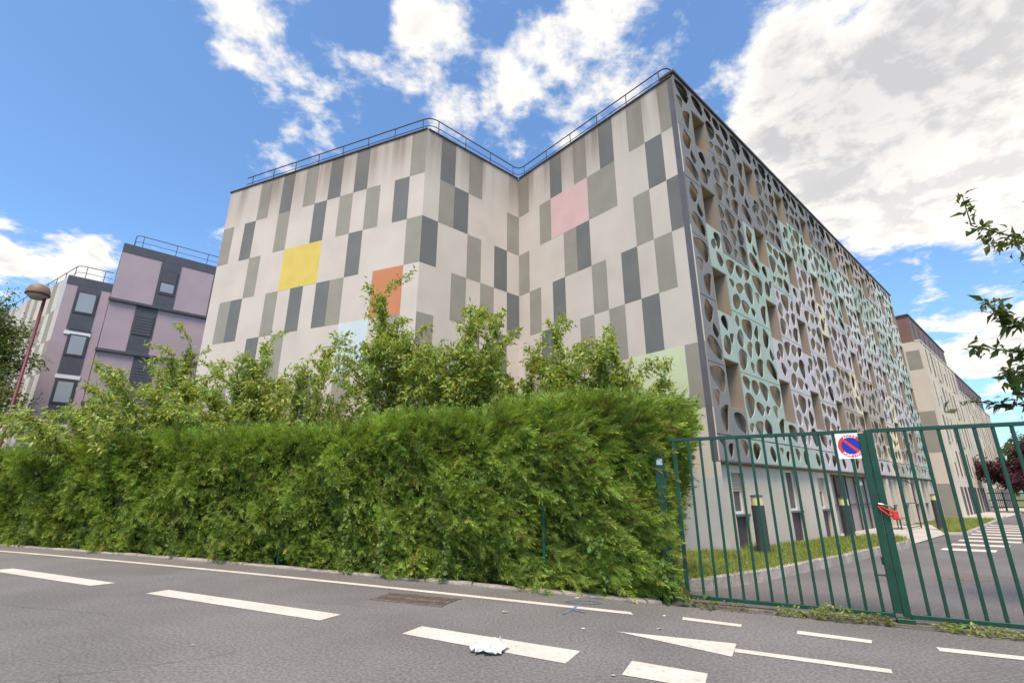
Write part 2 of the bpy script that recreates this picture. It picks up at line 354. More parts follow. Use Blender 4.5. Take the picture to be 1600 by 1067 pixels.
lw2 = MB().quad(*[(x, y, .05) for x, y in l2]).build('lawn', M_GRASSG); tag(lw2, 'far grass patch beyond the entrance path', 'lawn', kind='structure')
kr2 = bpy.data.objects.new('driveway_kerb', None); COL.objects.link(kr2); tag(kr2, 'far kerb stones edging the grass beside the crossing', 'kerb', kind='structure')
kerb_run([(16.9, 20.3), (17.6, 20.1), (29.5, 31.2), (33, 34.5)], .14, .10, kr2, 1.5)
l3 = [(9.1, 4.9), (57.8, 48.2), (75, 34), (22, -3)]
lw3 = MB().quad(*[(x, y, .03) for x, y in l3]).build('lawn', M_GRASSG); tag(lw3, 'grass verge across the driveway from the facade, round the overhanging tree', 'lawn', kind='structure')
kr3 = bpy.data.objects.new('driveway_kerb', None); COL.objects.link(kr3); tag(kr3, 'kerb stones edging the grass verge across the driveway', 'kerb', kind='structure')
kerb_run([(30, 23.3), (9.0, 4.85)], .14, .10, kr3, 2.0)
pv = MB().quad((12.75, 16.6, .03), (16.9, 20.3, .03), (21.1, 26.1, .03), (18, 25.2, .03), (10.85, 17.65, .03)).build('entrance_path', mat('path_concrete', lin(190, 180, 168), .9, .12, 1.5, .3, 40, fine=.2)); tag(pv, 'pale concrete path leading to the glazed entrance', 'path', kind='structure')
pv2 = MB().quad((29.3, 31.3, .03), (33, 34.4, .03), (60, 58, .03), (57, 61, .03), (28.5, 33.2, .03)).build('pavement', MATS['path_concrete']); tag(pv2, 'far pavement along the cream apartment block', 'pavement', kind='structure')
for i in range(9):   # zebra crossing stripes inside the forecourt
    a = Vector((12.2, 15.0)) + Vector((1.44, 1.36)) * i; w = Vector((1.0, -.62)) * (1.0 + .16 * i); t = Vector((.55, .52))
    MB().quad(*[(q.x, q.y, .009) for q in (a, a + w, a + w + t, a + t)]).build('crossing_stripe', M_PAINT, drive)
MB().lathe(8.6, 10.15, [(.001, .008), (.36, .008), (.36, .004)], 24).build('manhole_cover', M_RUST, drive)

# ---------------------------------------------------------------- main patterned building
ROWS = [15.30, 13.40, 11.50, 9.58, 7.66, 5.76, 3.85, 1.95, 0.0]; TOP = 15.40
F3 = Frame(C, 48.2 - 90, (-dA4.x, -dA4.y)); W3 = 7.92
I = C + dA3 * W3
W2 = 4.93; Bc = I - dA4 * W2
F2 = Frame(Bc, 48.2, (nF4.x, nF4.y))
a1 = R(-67.0); d1 = Vector((math.sin(a1), math.cos(a1))); F1 = Frame(Bc, -67.0, (-d1.y, d1.x)); W1 = 11.10
F1.n = Vector((-math.cos(a1), math.sin(a1)))
F4 = Frame(C, 48.2, (nF4.x, nF4.y)); U = 1.04; NU = 29; W4 = NU * U; REC = .20
mainb = empty('apartment_building', (C.x, C.y, 0), 'apartment building with grey chequered end walls and a pebble-hole screen facade', 'building')
A1 = F1.p(W1, 0); far = C + dA4 * W4
back = Vector((A1[0], A1[1])) + dA4 * 14
core = [(A1[0], A1[1]), (Bc.x, Bc.y), (I.x, I.y), (C.x + dA3.x * REC, C.y + dA3.y * REC)]
def wallq(F, w, z0=-.03, z1=TOP, name='wall', m=M_WALL): MB().quad(F.p(0, z0), F.p(w, z0), F.p(w, z1), F.p(0, z1)).build(name, m, mainb)
wallq(F1, W1); wallq(F2, W2)
MB().quad(F3.p(0.0, -.03, -.0), F3.p(W3, -.03), F3.p(W3, TOP), F3.p(0.0, TOP)).build('wall', M_WALL, mainb)
bk = Vector((far.x, far.y)) + dA3 * 15
MB().quad((A1[0], A1[1], -.03), (back.x, back.y, -.03), (back.x, back.y, TOP), (A1[0], A1[1], TOP)).build('wall', M_WALL, mainb)
fe = Vector((far.x, far.y)); MB().quad((fe.x, fe.y, -.03), (bk.x, bk.y, -.03), (bk.x, bk.y, TOP), (fe.x, fe.y, TOP)).build('wall', M_WALL, mainb)
MB().quad((A1[0], A1[1], TOP - .35), (Bc.x, Bc.y, TOP - .35), (I.x, I.y, TOP - .35), (C.x, C.y, TOP - .35), (fe.x, fe.y, TOP - .35), (bk.x, bk.y, TOP - .35), (back.x, back.y, TOP - .35)).build('roof', M_ANTH, mainb)
# parapet coping
def coping(F, s0, s1, h=.07, o0=-.3, o1=.05): MB().fbox(F, s0, s1, TOP + .002, TOP + h, o0, o1).build('coping', M_COPE, mainb, .01)
coping(F1, .0, W1 + .05); coping(F2, .06, W2 - .05, .067); coping(F3, .06, W3 - .05, .073)
MB().fbox(F4, -.05, W4 + .05, 15.52, 15.62, -.5, .06).build('coping', M_COPE, mainb, .01)
MB().fbox(F4, -.004, W4, TOP - .1, 15.52, -.46, -.1).build('parapet', M_TRIM, mainb)
# painted rectangles
def paint(F, mod, c0, c1, r0, m, w=None, jit=True):
    e = .0035 + rnd.uniform(0, .001)
    z1, z0 = ROWS[r0], ROWS[r0 + 1]
    s0, s1 = c0 * mod, c1 * mod
    if r0 == 0: z1 = TOP - .004
    if w: s1 = min(s1, w - .002)
    q = MB().fbox(F, s0 + .001, s1 - .001, z0, z1, .0005, e); q.build('painted_panel', m, mainb)
def row(F, mod, w, r, spec):
    for tok in spec.split():
        k = tok[-1]; n = tok[:-1]
        a, b = (n.split('-') + [n])[:2] if '-' in n else (n, n)
        paint(F, mod, int(a), int(b) + 1, r, {'d': M_TD, 'l': M_TL, 'y': M_TY, 'o': M_TO, 'b': M_TB, 'p': M_TP, 'g': M_TG, 's': M_TS}[k], w)
S3 = ['0l 2l 4d 6l 8d 11l', '1d 4l 5l 6-8p 9l', '0d 2l 6d 7l 11l', '1l 3d 5l 8d 10l', '2d 4l 6l 9d', '0l 1-3g 5d 7l 10l', '3l 6d 9l', '0-3s 5l 8d']
S2 = ['1d 3l', '1l 2d 6l', '0d 3l 5d', '2l 4l 6d', '0l 3d 5d', '1d 4l', '0l 5l', '2d']
S1 = ['0l 4d 6d 8l 10d 12l', '1d 3l 5l 7d 10l 13d 15l', '0l 4d 7-9y 12l', '1-2o 5l 6d 8d 10l 13d 14l', '1l 3-4b 9l 11d', '4l 6d 8l 13l', '2d 10l 7l', '5d 12d']
for r in range(8): row(F3, .66, W3, r, S3[r]); row(F2, W2 / 7, W2, r, S2[r]); row(F1, W1 / 16, W1, r, S1[r])
# roof railing
def rail_run(pts, z, h, parent, step=1.45, mid=.5):
    P3 = [Vector((p[0], p[1])) for p in pts]
    # rounded corners
    path = [P3[0]]
    for a, b, c_ in zip(P3, P3[1:], P3[2:]):
        u = (a - b).normalized(); v = (c_ - b).normalized(); r = .35
        for t in (0, .25, .5, .75, 1): path.append((b + u * r) * (1 - t) ** 2 + b * 2 * t * (1 - t) + (b + v * r) * t * t)
    path.append(P3[-1])
    MB().tube([(p.x, p.y, z + h) for p in path], .024).build('top_rail', M_RAIL, parent)
    MB().tube([(p.x, p.y, z + h * mid) for p in path], .016).build('middle_rail', M_RAIL, parent)
    for a, b in zip(P3, P3[1:]):
        Ls = (b - a).length; n = max(1, round(Ls / step))
        for i in range(n + 1):
            q = a + (b - a) * ((.38 + (Ls - .76) * i / n) / Ls)
            MB().tube([(q.x, q.y, z - .3), (q.x, q.y, z + h)], .02).build('post', M_RAIL, parent)
rr = empty('roof_railing', (Bc.x, Bc.y, TOP), 'thin brown safety railing round the zigzag roof edge of the chequered building', 'railing')
rail_run([F1.p(10.4, 0, -.2)[:2], F1.p(.0, 0, -.22)[:2], (I + (-F3.n.normalized() * .22) - (F2.n * .22)).to_tuple(), F3.p(.25, 0, -.2)[:2], F4.p(2.0, 0, -.45)[:2]], TOP + .06, .72, rr)

# screen facade: wall behind with window openings
WC = [1, 5, 8, 11, 15, 18, 21, 25, 28]
WZ = [(13.10, 14.55), (10.05, 11.50), (7.00, 8.45), (3.95, 5.40)]
def wall_open(F, s0, s1, z0, z1, ops, o, dep, name, m, parent):
    ss = sorted({s0, s1} | {a for q in ops for a in q[:2]}); zs = sorted({z0, z1} | {a for q in ops for a in q[2:4]}); b = MB()
    for a, c_ in zip(ss, ss[1:]):
        for e, f in zip(zs, zs[1:]):
            cs, cz = (a + c_) / 2, (e + f) / 2
            if any(q[0] < cs < q[1] and q[2] < cz < q[3] for q in ops): continue
            b.quad(F.p(a, e, o), F.p(c_, e, o), F.p(c_, f, o), F.p(a, f, o))
    for a, c_, e, f in [q[:4] for q in ops]:
        b.quad(F.p(a, e, o), F.p(a, f, o), F.p(a, f, o - dep), F.p(a, e, o - dep)); b.quad(F.p(c_, e, o), F.p(c_, f, o), F.p(c_, f, o - dep), F.p(c_, e, o - dep))
        b.quad(F.p(a, e, o), F.p(c_, e, o), F.p(c_, e, o - dep), F.p(a, e, o - dep)); b.quad(F.p(a, f, o), F.p(c_, f, o), F.p(c_, f, o - dep), F.p(a, f, o - dep))
    return b.build(name, m, parent)
ops = [(c_ * U + .06, (c_ + 1) * U - .06, z0, z1) for c_ in WC for z0, z1 in WZ]
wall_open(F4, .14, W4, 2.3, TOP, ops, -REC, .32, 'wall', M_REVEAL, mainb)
MB().fbox(F4, -.008, .138, 2.386, TOP - .11, -REC - .03, -.040).build('corner_trim', M_TRIM, mainb)
for j, c_ in enumerate(WC):
    for z0, z1 in WZ:
        s0, s1 = c_ * U + .06, (c_ + 1) * U - .06; o = -REC - .30
        fr = MB()
        for q in ((s0, s0 + .06, z0, z1), (s1 - .06, s1, z0, z1), (s0 + .06, s1 - .06, z0, z0 + .06), (s0 + .06, s1 - .06, z1 - .06, z1)): fr.fbox(F4, *q, o, o + .05)
        wn = fr.build('window', M_WHITE, mainb)
        MB().fbox(F4, s0 + .06, s1 - .06, z0 + .06, z1 - .06, o - .02, o + .01).build('pane', M_GLASS, wn)
        k = (j * 7 + int(z0 * 3)) % 5
        if k < 4: MB().fbox(F4, s0 + .03, s1 - .03, z1 - (.35, .8, 1.42, 1.42)[k], z1 - .002, o + .052, o + .075).build('shutter', M_SHUT, wn)
        # metal lining that carries the opening out to the screen
        ln = MB()
        for q in ((s0 - .045, s0 - .005, z0, z1), (s1 + .005, s1 + .045, z0, z1)): ln.fbox(F4, *q, -REC - .02, -.01)
        ln.fbox(F4, s0 - .045, s1 + .045, z0 - .035, z0 - .002, -REC - .02, -.004); ln.fbox(F4, s0 - .045, s1 + .045, z1 + .002, z1 + .035, -REC - .02, -.012)
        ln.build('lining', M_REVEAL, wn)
HOLES = {"W1":[[[0.32,-0.12],[0.45,-0.22],[0.48,-0.44],[0.36,-0.49],[0.18,-0.32]],[[0.72,-0.23],[0.96,-0.14],[1.34,-0.12],[1.45,-0.37],[1.32,-0.67],[1.17,-0.76],[0.94,-0.7],[0.72,-0.5]],[[1.87,-0.14],[1.96,-0.34],[1.89,-0.61],[1.77,-0.63],[1.58,-0.5],[1.65,-0.35]],[[0.45,-0.6],[0.6,-0.75],[0.61,-1.01],[0.5,-1.17],[0.28,-1.13],[0.14,-0.96],[0.24,-0.75]],[[1.08,-0.89],[1.24,-0.99],[1.16,-1.27],[1.06,-1.44],[0.89,-1.34],[0.81,-1.13],[0.91,-0.98]],[[1.69,-0.74],[1.92,-0.82],[1.88,-1.06],[1.7,-1.25],[1.5,-1.15],[1.48,-0.91]],[[0.35,-1.28],[0.64,-1.37],[0.67,-1.58],[0.53,-1.82],[0.3,-1.93],[0.1,-1.82],[0.09,-1.54],[0.17,-1.37]],[[1.01,-1.59],[1.15,-1.68],[1.15,-1.92],[1.05,-1.94],[0.91,-1.76],[0.91,-1.65]],[[1.67,-1.38],[1.92,-1.43],[1.87,-1.74],[1.76,-1.94],[1.52,-1.93],[1.34,-1.76],[1.43,-1.52]]],"W2":[[[0.17,-0.13],[0.4,-0.13],[0.6,-0.24],[0.55,-0.47],[0.46,-0.53],[0.23,-0.41],[0.1,-0.24]],[[0.87,-0.16],[1.11,-0.18],[1.25,-0.36],[1.15,-0.53],[0.93,-0.58],[0.74,-0.43],[0.74,-0.25]],[[1.41,-0.15],[1.74,-0.18],[1.97,-0.33],[1.89,-0.6],[1.72,-0.71],[1.49,-0.52],[1.35,-0.27]],[[0.35,-0.65],[0.63,-0.74],[0.73,-0.95],[0.59,-1.2],[0.29,-1.4],[0.13,-1.19],[0.09,-0.86],[0.17,-0.73]],[[0.99,-0.85],[1.3,-0.92],[1.43,-1.08],[1.26,-1.25],[1.04,-1.17],[0.86,-1.0]],[[1.74,-0.89],[1.92,-0.94],[1.84,-1.07],[1.67,-1.18],[1.57,-1.05],[1.62,-0.94]],[[0.23,-1.59],[0.42,-1.59],[0.43,-1.72],[0.29,-1.86],[0.14,-1.78],[0.12,-1.68]],[[0.77,-1.49],[1.1,-1.48],[1.15,-1.63],[1.07,-1.82],[0.82,-1.89],[0.65,-1.77],[0.59,-1.61]],[[1.47,-1.37],[1.76,-1.5],[1.84,-1.74],[1.73,-1.91],[1.46,-1.84],[1.28,-1.65],[1.33,-1.47]]],"N1":[[[0.17,-0.18],[0.58,-0.11],[0.86,-0.18],[0.96,-0.39],[0.87,-0.67],[0.7,-0.79],[0.43,-0.7],[0.17,-0.45],[0.12,-0.27]],[[0.13,-0.86],[0.36,-0.82],[0.47,-0.91],[0.44,-1.16],[0.37,-1.26],[0.22,-1.1],[0.11,-0.94]],[[0.47,-1.37],[0.74,-1.23],[0.9,-1.27],[0.84,-1.58],[0.75,-1.87],[0.64,-1.94],[0.49,-1.77],[0.41,-1.53]]],"N2":[[[0.38,-0.12],[0.56,-0.21],[0.73,-0.34],[0.66,-0.6],[0.48,-0.78],[0.29,-0.76],[0.21,-0.54],[0.28,-0.25]],[[0.69,-0.8],[0.84,-0.94],[0.94,-1.09],[0.88,-1.19],[0.74,-1.2],[0.6,-1.06],[0.62,-0.89]],[[0.36,-1.27],[0.64,-1.33],[0.86,-1.52],[0.96,-1.73],[0.87,-1.88],[0.61,-1.83],[0.29,-1.66],[0.17,-1.49],[0.22,-1.35]]],"A":[[[0.35,-0.13],[0.5,-0.13],[0.62,-0.35],[0.6,-0.54],[0.52,-0.55],[0.27,-0.43],[0.19,-0.27]],[[0.42,-0.77],[0.61,-0.89],[0.66,-1.09],[0.56,-1.3],[0.4,-1.35],[0.18,-1.26],[0.18,-1.02],[0.26,-0.86]],[[0.76,-0.63],[0.92,-0.63],[0.9,-0.83],[0.77,-0.95],[0.66,-0.84],[0.66,-0.7]]],"B":[[[0.57,-0.16],[0.85,-0.14],[0.96,-0.34],[0.84,-0.61],[0.7,-0.68],[0.59,-0.52],[0.5,-0.31]],[[0.29,-0.53],[0.5,-0.43],[0.6,-0.56],[0.5,-0.75],[0.3,-0.8],[0.22,-0.67]],[[0.57,-0.88],[0.79,-0.93],[0.95,-1.11],[0.89,-1.25],[0.75,-1.34],[0.56,-1.2],[0.51,-1.02]]],"T":[[[0.36,-0.09],[0.7,0.03],[0.98,-0.14],[1.04,-0.4],[0.96,-0.57],[0.73,-0.54],[0.44,-0.43],[0.31,-0.22]]],"bN":[[[0.12,-0.14],[0.34,-0.13],[0.41,-0.21],[0.38,-0.39],[0.27,-0.28]],[[0.74,-0.22],[0.9,-0.24],[0.88,-0.42],[0.76,-0.59],[0.66,-0.49],[0.61,-0.32]]],"bC":[[[0.5,-0.04],[0.73,-0.12],[0.85,-0.3],[0.68,-0.5],[0.55,-0.35],[0.45,-0.14]]],"bW":[[[0.24,-0.13],[0.51,-0.13],[0.65,-0.29],[0.45,-0.52],[0.25,-0.56],[0.14,-0.32]],[[1.53,-0.14],[1.74,-0.26],[1.82,-0.5],[1.65,-0.59],[1.45,-0.44],[1.4,-0.25]]]}
HOLES['T'] = [[(.22, -.2), (.5, -.12), (.8, -.2), (.93, -.45), (.86, -.66), (.62, -.62), (.33, -.48)]]
def spline(pts, n=4):
    out = []; k = len(pts)
    for i in range(k):
        p0, p1, p2, p3 = (Vector(pts[(i + j) % k]) for j in (-1, 0, 1, 2))
        for t in range(n):
            t /= n; out.append(.5 * ((2 * p1) + (p2 - p0) * t + (2 * p0 - 5 * p1 + 4 * p2 - p3) * t * t + (3 * p1 - p0 - 3 * p2 + p3) * t ** 3))
    return out
def panel_mesh(key, w, h, flip=False):
    g_ = .012; outer = [Vector((g_, -h + g_)), Vector((w - g_, -h + g_)), Vector((w - g_, -g_)), Vector((g_, -g_))]
    loops = [outer]
    for hp in HOLES[key]:
        cx_ = sum(x for x, z in hp) / len(hp); cz_ = sum(z for x, z in hp) / len(hp); kx_ = 1.12
        q = spline([((w - (cx_ + (x - cx_) * kx_)) if flip else cx_ + (x - cx_) * kx_, cz_ + (z - cz_) * kx_) for x, z in hp]); q = [Vector((min(max(v.x, .05), w - .05), min(max(v.y, -h + .05), -.05))) for v in q]
        loops.append(q)
    tris = tessellate_polygon([[v.to_3d() for v in l] for l in loops]); flat = [v for l in loops for v in l]; n = len(flat)
    T = .035; V = [F4v(v.x, v.y, 0) for v in flat] + [F4v(v.x, v.y, -T) for v in flat]
    Fc = [tuple(t) for t in tris] + [tuple(i + n for i in t)[::-1] for t in tris]; b = 0
    for l in loops:
        k = len(l); Fc += [(b + i, b + (i + 1) % k, b + (i + 1) % k + n, b + i + n) for i in range(k)]; b += k
    q = MB(); q.add(V, Fc); return q.mesh('screen_panel_' + key)
def F4v(s, z, o): v = dA4 * s + nF4 * o; return (v.x, v.y, z)
PM = {}
def place_panel(key, col, ztop, w, h, ck, flip=False):
    kk = (key, flip, round(h, 2))
    if kk not in PM: PM[kk] = panel_mesh(key, w, h, flip); PM[kk].materials.append(PANEL['G'])
    o = bpy.data.objects.new('screen_panel', PM[kk]); COL.objects.link(o)
    o.material_slots[0].link = 'OBJECT'; o.material_slots[0].material = PANEL[ck]
    q = C + dA4 * (col * U) + nF4 * rnd.uniform(-.003, .003); o.parent = mainb; o.matrix_parent_inverse = PINV(mainb); o.location = (q.x, q.y, ztop)
cols = [0, 1, 2, 4, 5, 6, 8, 9, 11, 12, 14, 15, 16, 18, 19, 21, 22, 24, 25, 26, 28]
CT = ['GGGGGGGGGGGTTTTTTPPPP', 'GGGGGGMMPMMPPMMMPPPPP', 'GGGMMMLLLLMMPPPMMPPPM', 'GMMMMLLLYLLLLLLLPLPMM', 'GMMMLLLLLTYTTTLYLLLMM', 'GGMMMLLLLTTYTYYTTTLMM', 'GGMMMMLLLTTLLYTMMTMMM']
PR = [15.5 - 2.066 * i for i in range(6)]; NP = ['1221 2', '2112', '']
for i, c_ in enumerate(cols):
    if c_ in WC:
        zt = 15.5
        for j, (z0, z1) in enumerate(WZ):
            h = zt - z1 - .02
            key = 'T' if j == 0 else 'AB'[(i + j) % 2]
            place_panel(key, c_, zt, U, h, CT[min(5, (0, 1, 3, 4)[j])][i], False); zt = z0 - .02
        place_panel('T', c_, zt, U, zt - 3.10, CT[5][i]); place_panel('bC', c_, 3.09, U, .70, CT[6][i])
    else:
        wide = (c_ + 1) not in cols and c_ + 1 < NU; k = 'W' if wide else 'N'
        for r in range(6):
            key = k + ('1' if [(0, 1, 1, 0, 1, 0), (1, 0, 0, 1, 0, 1)][i % 4 // 2 if wide else 0][r] == 0 else '2')
            place_panel(key, c_, PR[r], U * (2 if wide else 1), 2.066, CT[r][i], False if not wide else (i * 5 + r * 3) % 7 in (2, 5))
        place_panel('b' + k, c_, 3.09, U * (2 if wide else 1), .70, CT[6][i])
MB().fbox(F4, 0, W4, 2.36, 2.385, -REC, .01).build('screen_sill', M_TRIM, mainb)

# ground floor under the screen
E0, E1 = 9.45, 16.9
gops = [(.95, 1.75, .0, 2.1), (4.95, 5.95, .0, 2.3), (7.95, 8.75, 0, 2.1), (E0, E1, 0, 2.3)] + [(a, a + .85, 0, 2.3) for a in (18.2, 20.9, 23.6, 26.3)]
wall_open(F4, .0, W4, -.03, 2.3, gops, -REC + .002, .35, 'ground_floor_wall', M_BASE, mainb)
for k, (s0, s1, z0, z1) in enumerate(gops):
    if (s0, s1) == (E0, E1): continue
    o = -REC - .16 if k < 3 else -REC - .22
    MB().fbox(F4, s0 + .002, s1 - .002, .0, .92, o - .05, o + .05).build('dark_panel', M_DARK, mainb)
    MB().fbox(F4, s0 - .03, s1 + .03, .93, .99, o - .05, -REC + .05).build('sill', M_TRIM, mainb, .006)
    fr = MB()
    for q in ((s0, s0 + .07, .99, z1), (s1 - .07, s1, .99, z1), (s0 + .07, s1 - .07, .99, 1.06), (s0 + .07, s1 - .07, z1 - .07, z1)): fr.fbox(F4, *q, o - .04, o + .02)
    wn = fr.build('window', M_WHITE, mainb); MB().fbox(F4, s0 + .07, s1 - .07, 1.06, z1 - .07, o - .04, o - .01).build('pane', M_GLASS, wn)
    if k % 2 == 0:
        for i in range(7): MB().fbox(F4, s0 + .02, s1 - .02, z1 - .5 + i * .07, z1 - .5 + i * .07 + .06, o + .022, o + .045).build('slat', M_SHUT, wn)
# glazed entrance bay with thin dark frame
M_STEEL = mat('dark_steel', lin(66, 58, 62), .4, .1, 4); M_PANEL = mat('entrance_panel', lin(150, 143, 138), .5, .05, 1)
o = -REC - .33
MB().fbox(F4, E0, E1, 0, 2.3, o - .06, o).build('entrance_back', M_PANEL, mainb)
MB().fbox(F4, 11.1, 12.2, .02, 2.25, o + .002, o + .03).build('entrance_door', mat('door_dark', lin(70, 58, 56), .4, .15, 3), mainb)
MB().fbox(F4, 11.16, 11.24, .9, 1.5, o + .031, o + .07).build('door_handle', M_STEEL, mainb)
MB().fbox(F4, 11.75, 11.95, 1.55, 1.75, o + .031, o + .036).build('notice', M_WHITE, mainb)
MB().fbox(F4, 10.96, 11.06, 1.2, 2.15, o + .002, o + .04).build('red_strip', mat('faded_red', lin(176, 88, 76), .6), mainb)
for s in (E0 + .03, 10.9, 12.35, 13.6, 15.1, E1 - .03): MB().fbox(F4, s - .03, s + .03, .02, 2.28, o + .04, o + .09).build('mullion', M_STEEL, mainb)
for z in (1.06, 2.2): MB().fbox(F4, E0 + .07, E1 - .07, z, z + .04, o + .045, o + .085).build('transom', M_STEEL, mainb)
MB().lathe(*F4.p(14.1, 0, o + .12)[:2], [(.001, 1.86), (.1, 1.88), (.14, 1.98), (.1, 2.08), (.001, 2.1)], 14).build('wall_lamp', M_WHITE, mainb, smooth=True)
for s in (17.4, 19.7, 22.4, 25.1, 27.8): MB().fbox(F4, s, s + .3, .0, 2.3, -REC + .003, -.04).build('pilaster', M_BASE, mainb, .01)
# ---------------------------------------------------------------- cream block with brown penthouse beyond
b2 = empty('apartment_block', F4.p(34.3, 0, .5), 'cream apartment block with brown clad top storey beyond the screen facade', 'building')
G2 = Frame(F4.p(34.3, 0, .5)[:2], 48.2, (nF4.x, nF4.y)); E2 = Frame(F4.p(34.3, 0, .5)[:2], 48.2 - 90, (-dA4.x, -dA4.y))
M_CREAM = mat('cream_block_render', lin(208, 194, 178), .85, .05, .6, .1, 20)
def block(s0, s1, zb, zt, par):
    MB().fbox(G2, s0, s1, -.03, zb, -14, 0).build('wall', M_CREAM, par)
    pent = MB().fbox(G2, s0 + .15, s1 - .02, zb + .002, zt, -13.5, -.35).build('penthouse', M_BROWN, par)
    MB().fbox(G2, s0 + .05, s1, zt + .002, zt + .12, -13.6, -.28).build('roof_edge', M_COPE, par)
    MB().fbox(G2, s0 - .02, s1, zb - .02, zb + .1, -.3, .05).build('cornice', M_CREAM, par)
    s = s0 + 1.2
    while s < s1 - .6:
        MB().fbox(G2, s, s + .5, zb + .5, zt - .35, -.345, -.33).build('pane', M_DARK, pent); s += 2.2
    nst = 4; z0 = 2.4; hs = (zb - z0) / nst; s = s0 + 1.3; k = 0
    while s < s1 - 1.2:
        MB().fbox(G2, s - .5, s - .28, 2.4, zb - .03, .002, .035).build('rib', M_CREAM, par)
        for j in range(nst):
            zz = z0 + j * hs
            w = MB(); ww = (.55, .8, .42)[(k + j) % 3]; w.fbox(G2, s, s + ww, zz + .3, zz + 2.3, .002, .03); wn = w.build('window', M_CREAM, par)
            MB().fbox(G2, s + .05, s + ww - .05, zz + .36, zz + 2.24 - (.9 if (k + 2 * j) % 5 == 0 else 0), .031, .036).build('pane', M_SLIT, wn)
            if (k * 3 + j) % 4 == 1: MB().fbox(G2, s - .2, s + .95, zz + .12, zz + .3, .002, .04).build('ledge', M_TL, par)
        MB().fbox(G2, s - .1, s + .9, .0, 2.0, .002, .02).build('door' if k % 3 == 1 else 'ground_window', M_DARK if k % 3 else M_SLIT, par)
        s += 1.75; k += 1
block(0, 16.2, 12.8, 15.0, b2)
for i, (z0, z1) in enumerate(((10.6, 12.1), (4.4, 7.4), (.0, 2.2))): MB().fbox(E2, .15, 1.0 + .5 * i, z0, z1, .002, .006).build('painted_panel', M_TL, b2)
b3 = empty('apartment_block', G2.p(16.3, 0), 'lower cream block with brown top storey at the far end of the driveway', 'building')
block(16.3, 41, 11.0, 13.4, b3)
# ---------------------------------------------------------------- lilac apartment houses on the left
qL = Vector((-23.93, 26.90)); GL = Frame(qL, 48.2, (nF4.x, nF4.y)); NL = Frame(qL, 48.2 - 90, (-dA4.x, -dA4.y))
b4 = empty('apartment_house', (qL.x, qL.y, 0), 'lilac rendered house with anthracite window strips and slab ledges', 'building')
MB().fbox(GL, 0, 14, -.03, 15.72, -11, 0).build('wall', M_LILAC, b4)
MB().fbox(GL, -.02, 14.02, 15.722, 16.3, -11.02, .02).build('parapet', M_ANTH, b4)
for z in (12.5, 9.38, 6.26): MB().fbox(GL, -.08, 14.05, z, z + .17, .001, .16).build('ledge', M_ANTH, b4, .01)
STR = [(12.68, 15.70, [(2.03, 3.1), (4.95, 6.3), (9, 10.2)]), (9.56, 12.49, [(1.29, 2.38), (5.2, 6.4), (8.2, 9.3)]), (6.44, 9.37, [(1.75, 2.84), (5.0, 6.1), (9, 10.1)]), (3.3, 6.25, [(1.29, 2.38), (5.2, 6.4)])]
for r, (z0, z1, l) in enumerate(STR):
    for k, (s0, s1) in enumerate(l):
        st = MB().fbox(GL, s0, s1, z0, z1, .001, .03).build('window_strip', M_ANTH, b4)
        if r == 0:
            f = MB().fbox(GL, s0 + .12, s1 - .1, z0 + .85, z0 + 2.45, .031, .06).build('window', M_DARK, b4)
            MB().fbox(GL, s0 + .2, s1 - .18, z0 + 1.02, z0 + 1.6, .061, .066).build('pane', M_GLASSL, f); MB().fbox(GL, s0 + .15, s1 - .13, z0 + 1.66, z0 + 2.42, .061, .075).build('shutter', M_ANTH, f)
        else:
            f = MB().fbox(GL, s0 + .08, s1 - .08, z0 + 1.1, z0 + 2.5, .031, .05).build('window', M_ANTH, b4)
            for i in range(7): MB().fbox(GL, s0 + .1, s1 - .1, z0 + 1.15 + i * .18, z0 + 1.15 + i * .18 + .15, .051, .075).build('slat', M_ANTH, f)
r4 = empty('roof_railing', GL.p(2, 16.3, -.4), 'dark roof railing on top of the lilac house', 'railing')
rail_run([NL.p(6, 0, -.5)[:2], GL.p(.5, 0, -.4)[:2], GL.p(12, 0, -.4)[:2]], 16.36, .85, r4, 1.8)
# lower neighbour, half lilac, half chequered
PL = GL.p(-2.03, 0, -.12); GN = Frame(PL[:2], 48.2, (nF4.x, nF4.y)); d5 = -58.0
NN = Frame(PL[:2], d5, (-math.cos(R(d5)), math.sin(R(d5))))
b5 = empty('apartment_house', PL, 'lower house with lilac front and pale chequered side, left of the lilac one', 'building')
MB().fbox(GN, 0, 2.0, -.03, 13.05, -9, 0).build('wall', M_LILAC, b5)
MB().fbox(GN, -.02, 2.02, 13.052, 13.55, -9, .03).build('parapet', M_ANTH, b5)
w5 = MB(); w5.prism([NN.p(0, 0, .002)[:2], NN.p(16, 0, .002)[:2], NN.p(16, 0, -8)[:2], GN.p(1.9, 0, -8)[:2], GN.p(.02, 0, -.05)[:2]], -.03, 13.45); w5.build('wall', M_WALL, b5)
for z0, z1, s0, s1 in ((11.4, 12.7, .55, 1.5), (8.9, 10.15, .7, 1.55), (6.2, 7.5, .7, 1.55)):
    MB().fbox(GN, s0 - .05, s1 + .05, z0 - 1.0, z1 + .3, .001, .03).build('window_strip', M_ANTH, b5)
    f = MB().fbox(GN, s0, s1, z0, z1, .031, .06).build('window', M_DARK, b5); MB().fbox(GN, s0 + .1, s1 - .1, z0 + .1, z1 - .08, .061, .066).build('pane', M_GLASSL, f)
    MB().fbox(GN, s0 - .1, s1 + .1, z0 - 1.3, z0 - 1.1, .001, .05).build('ledge', M_WHITE, b5)
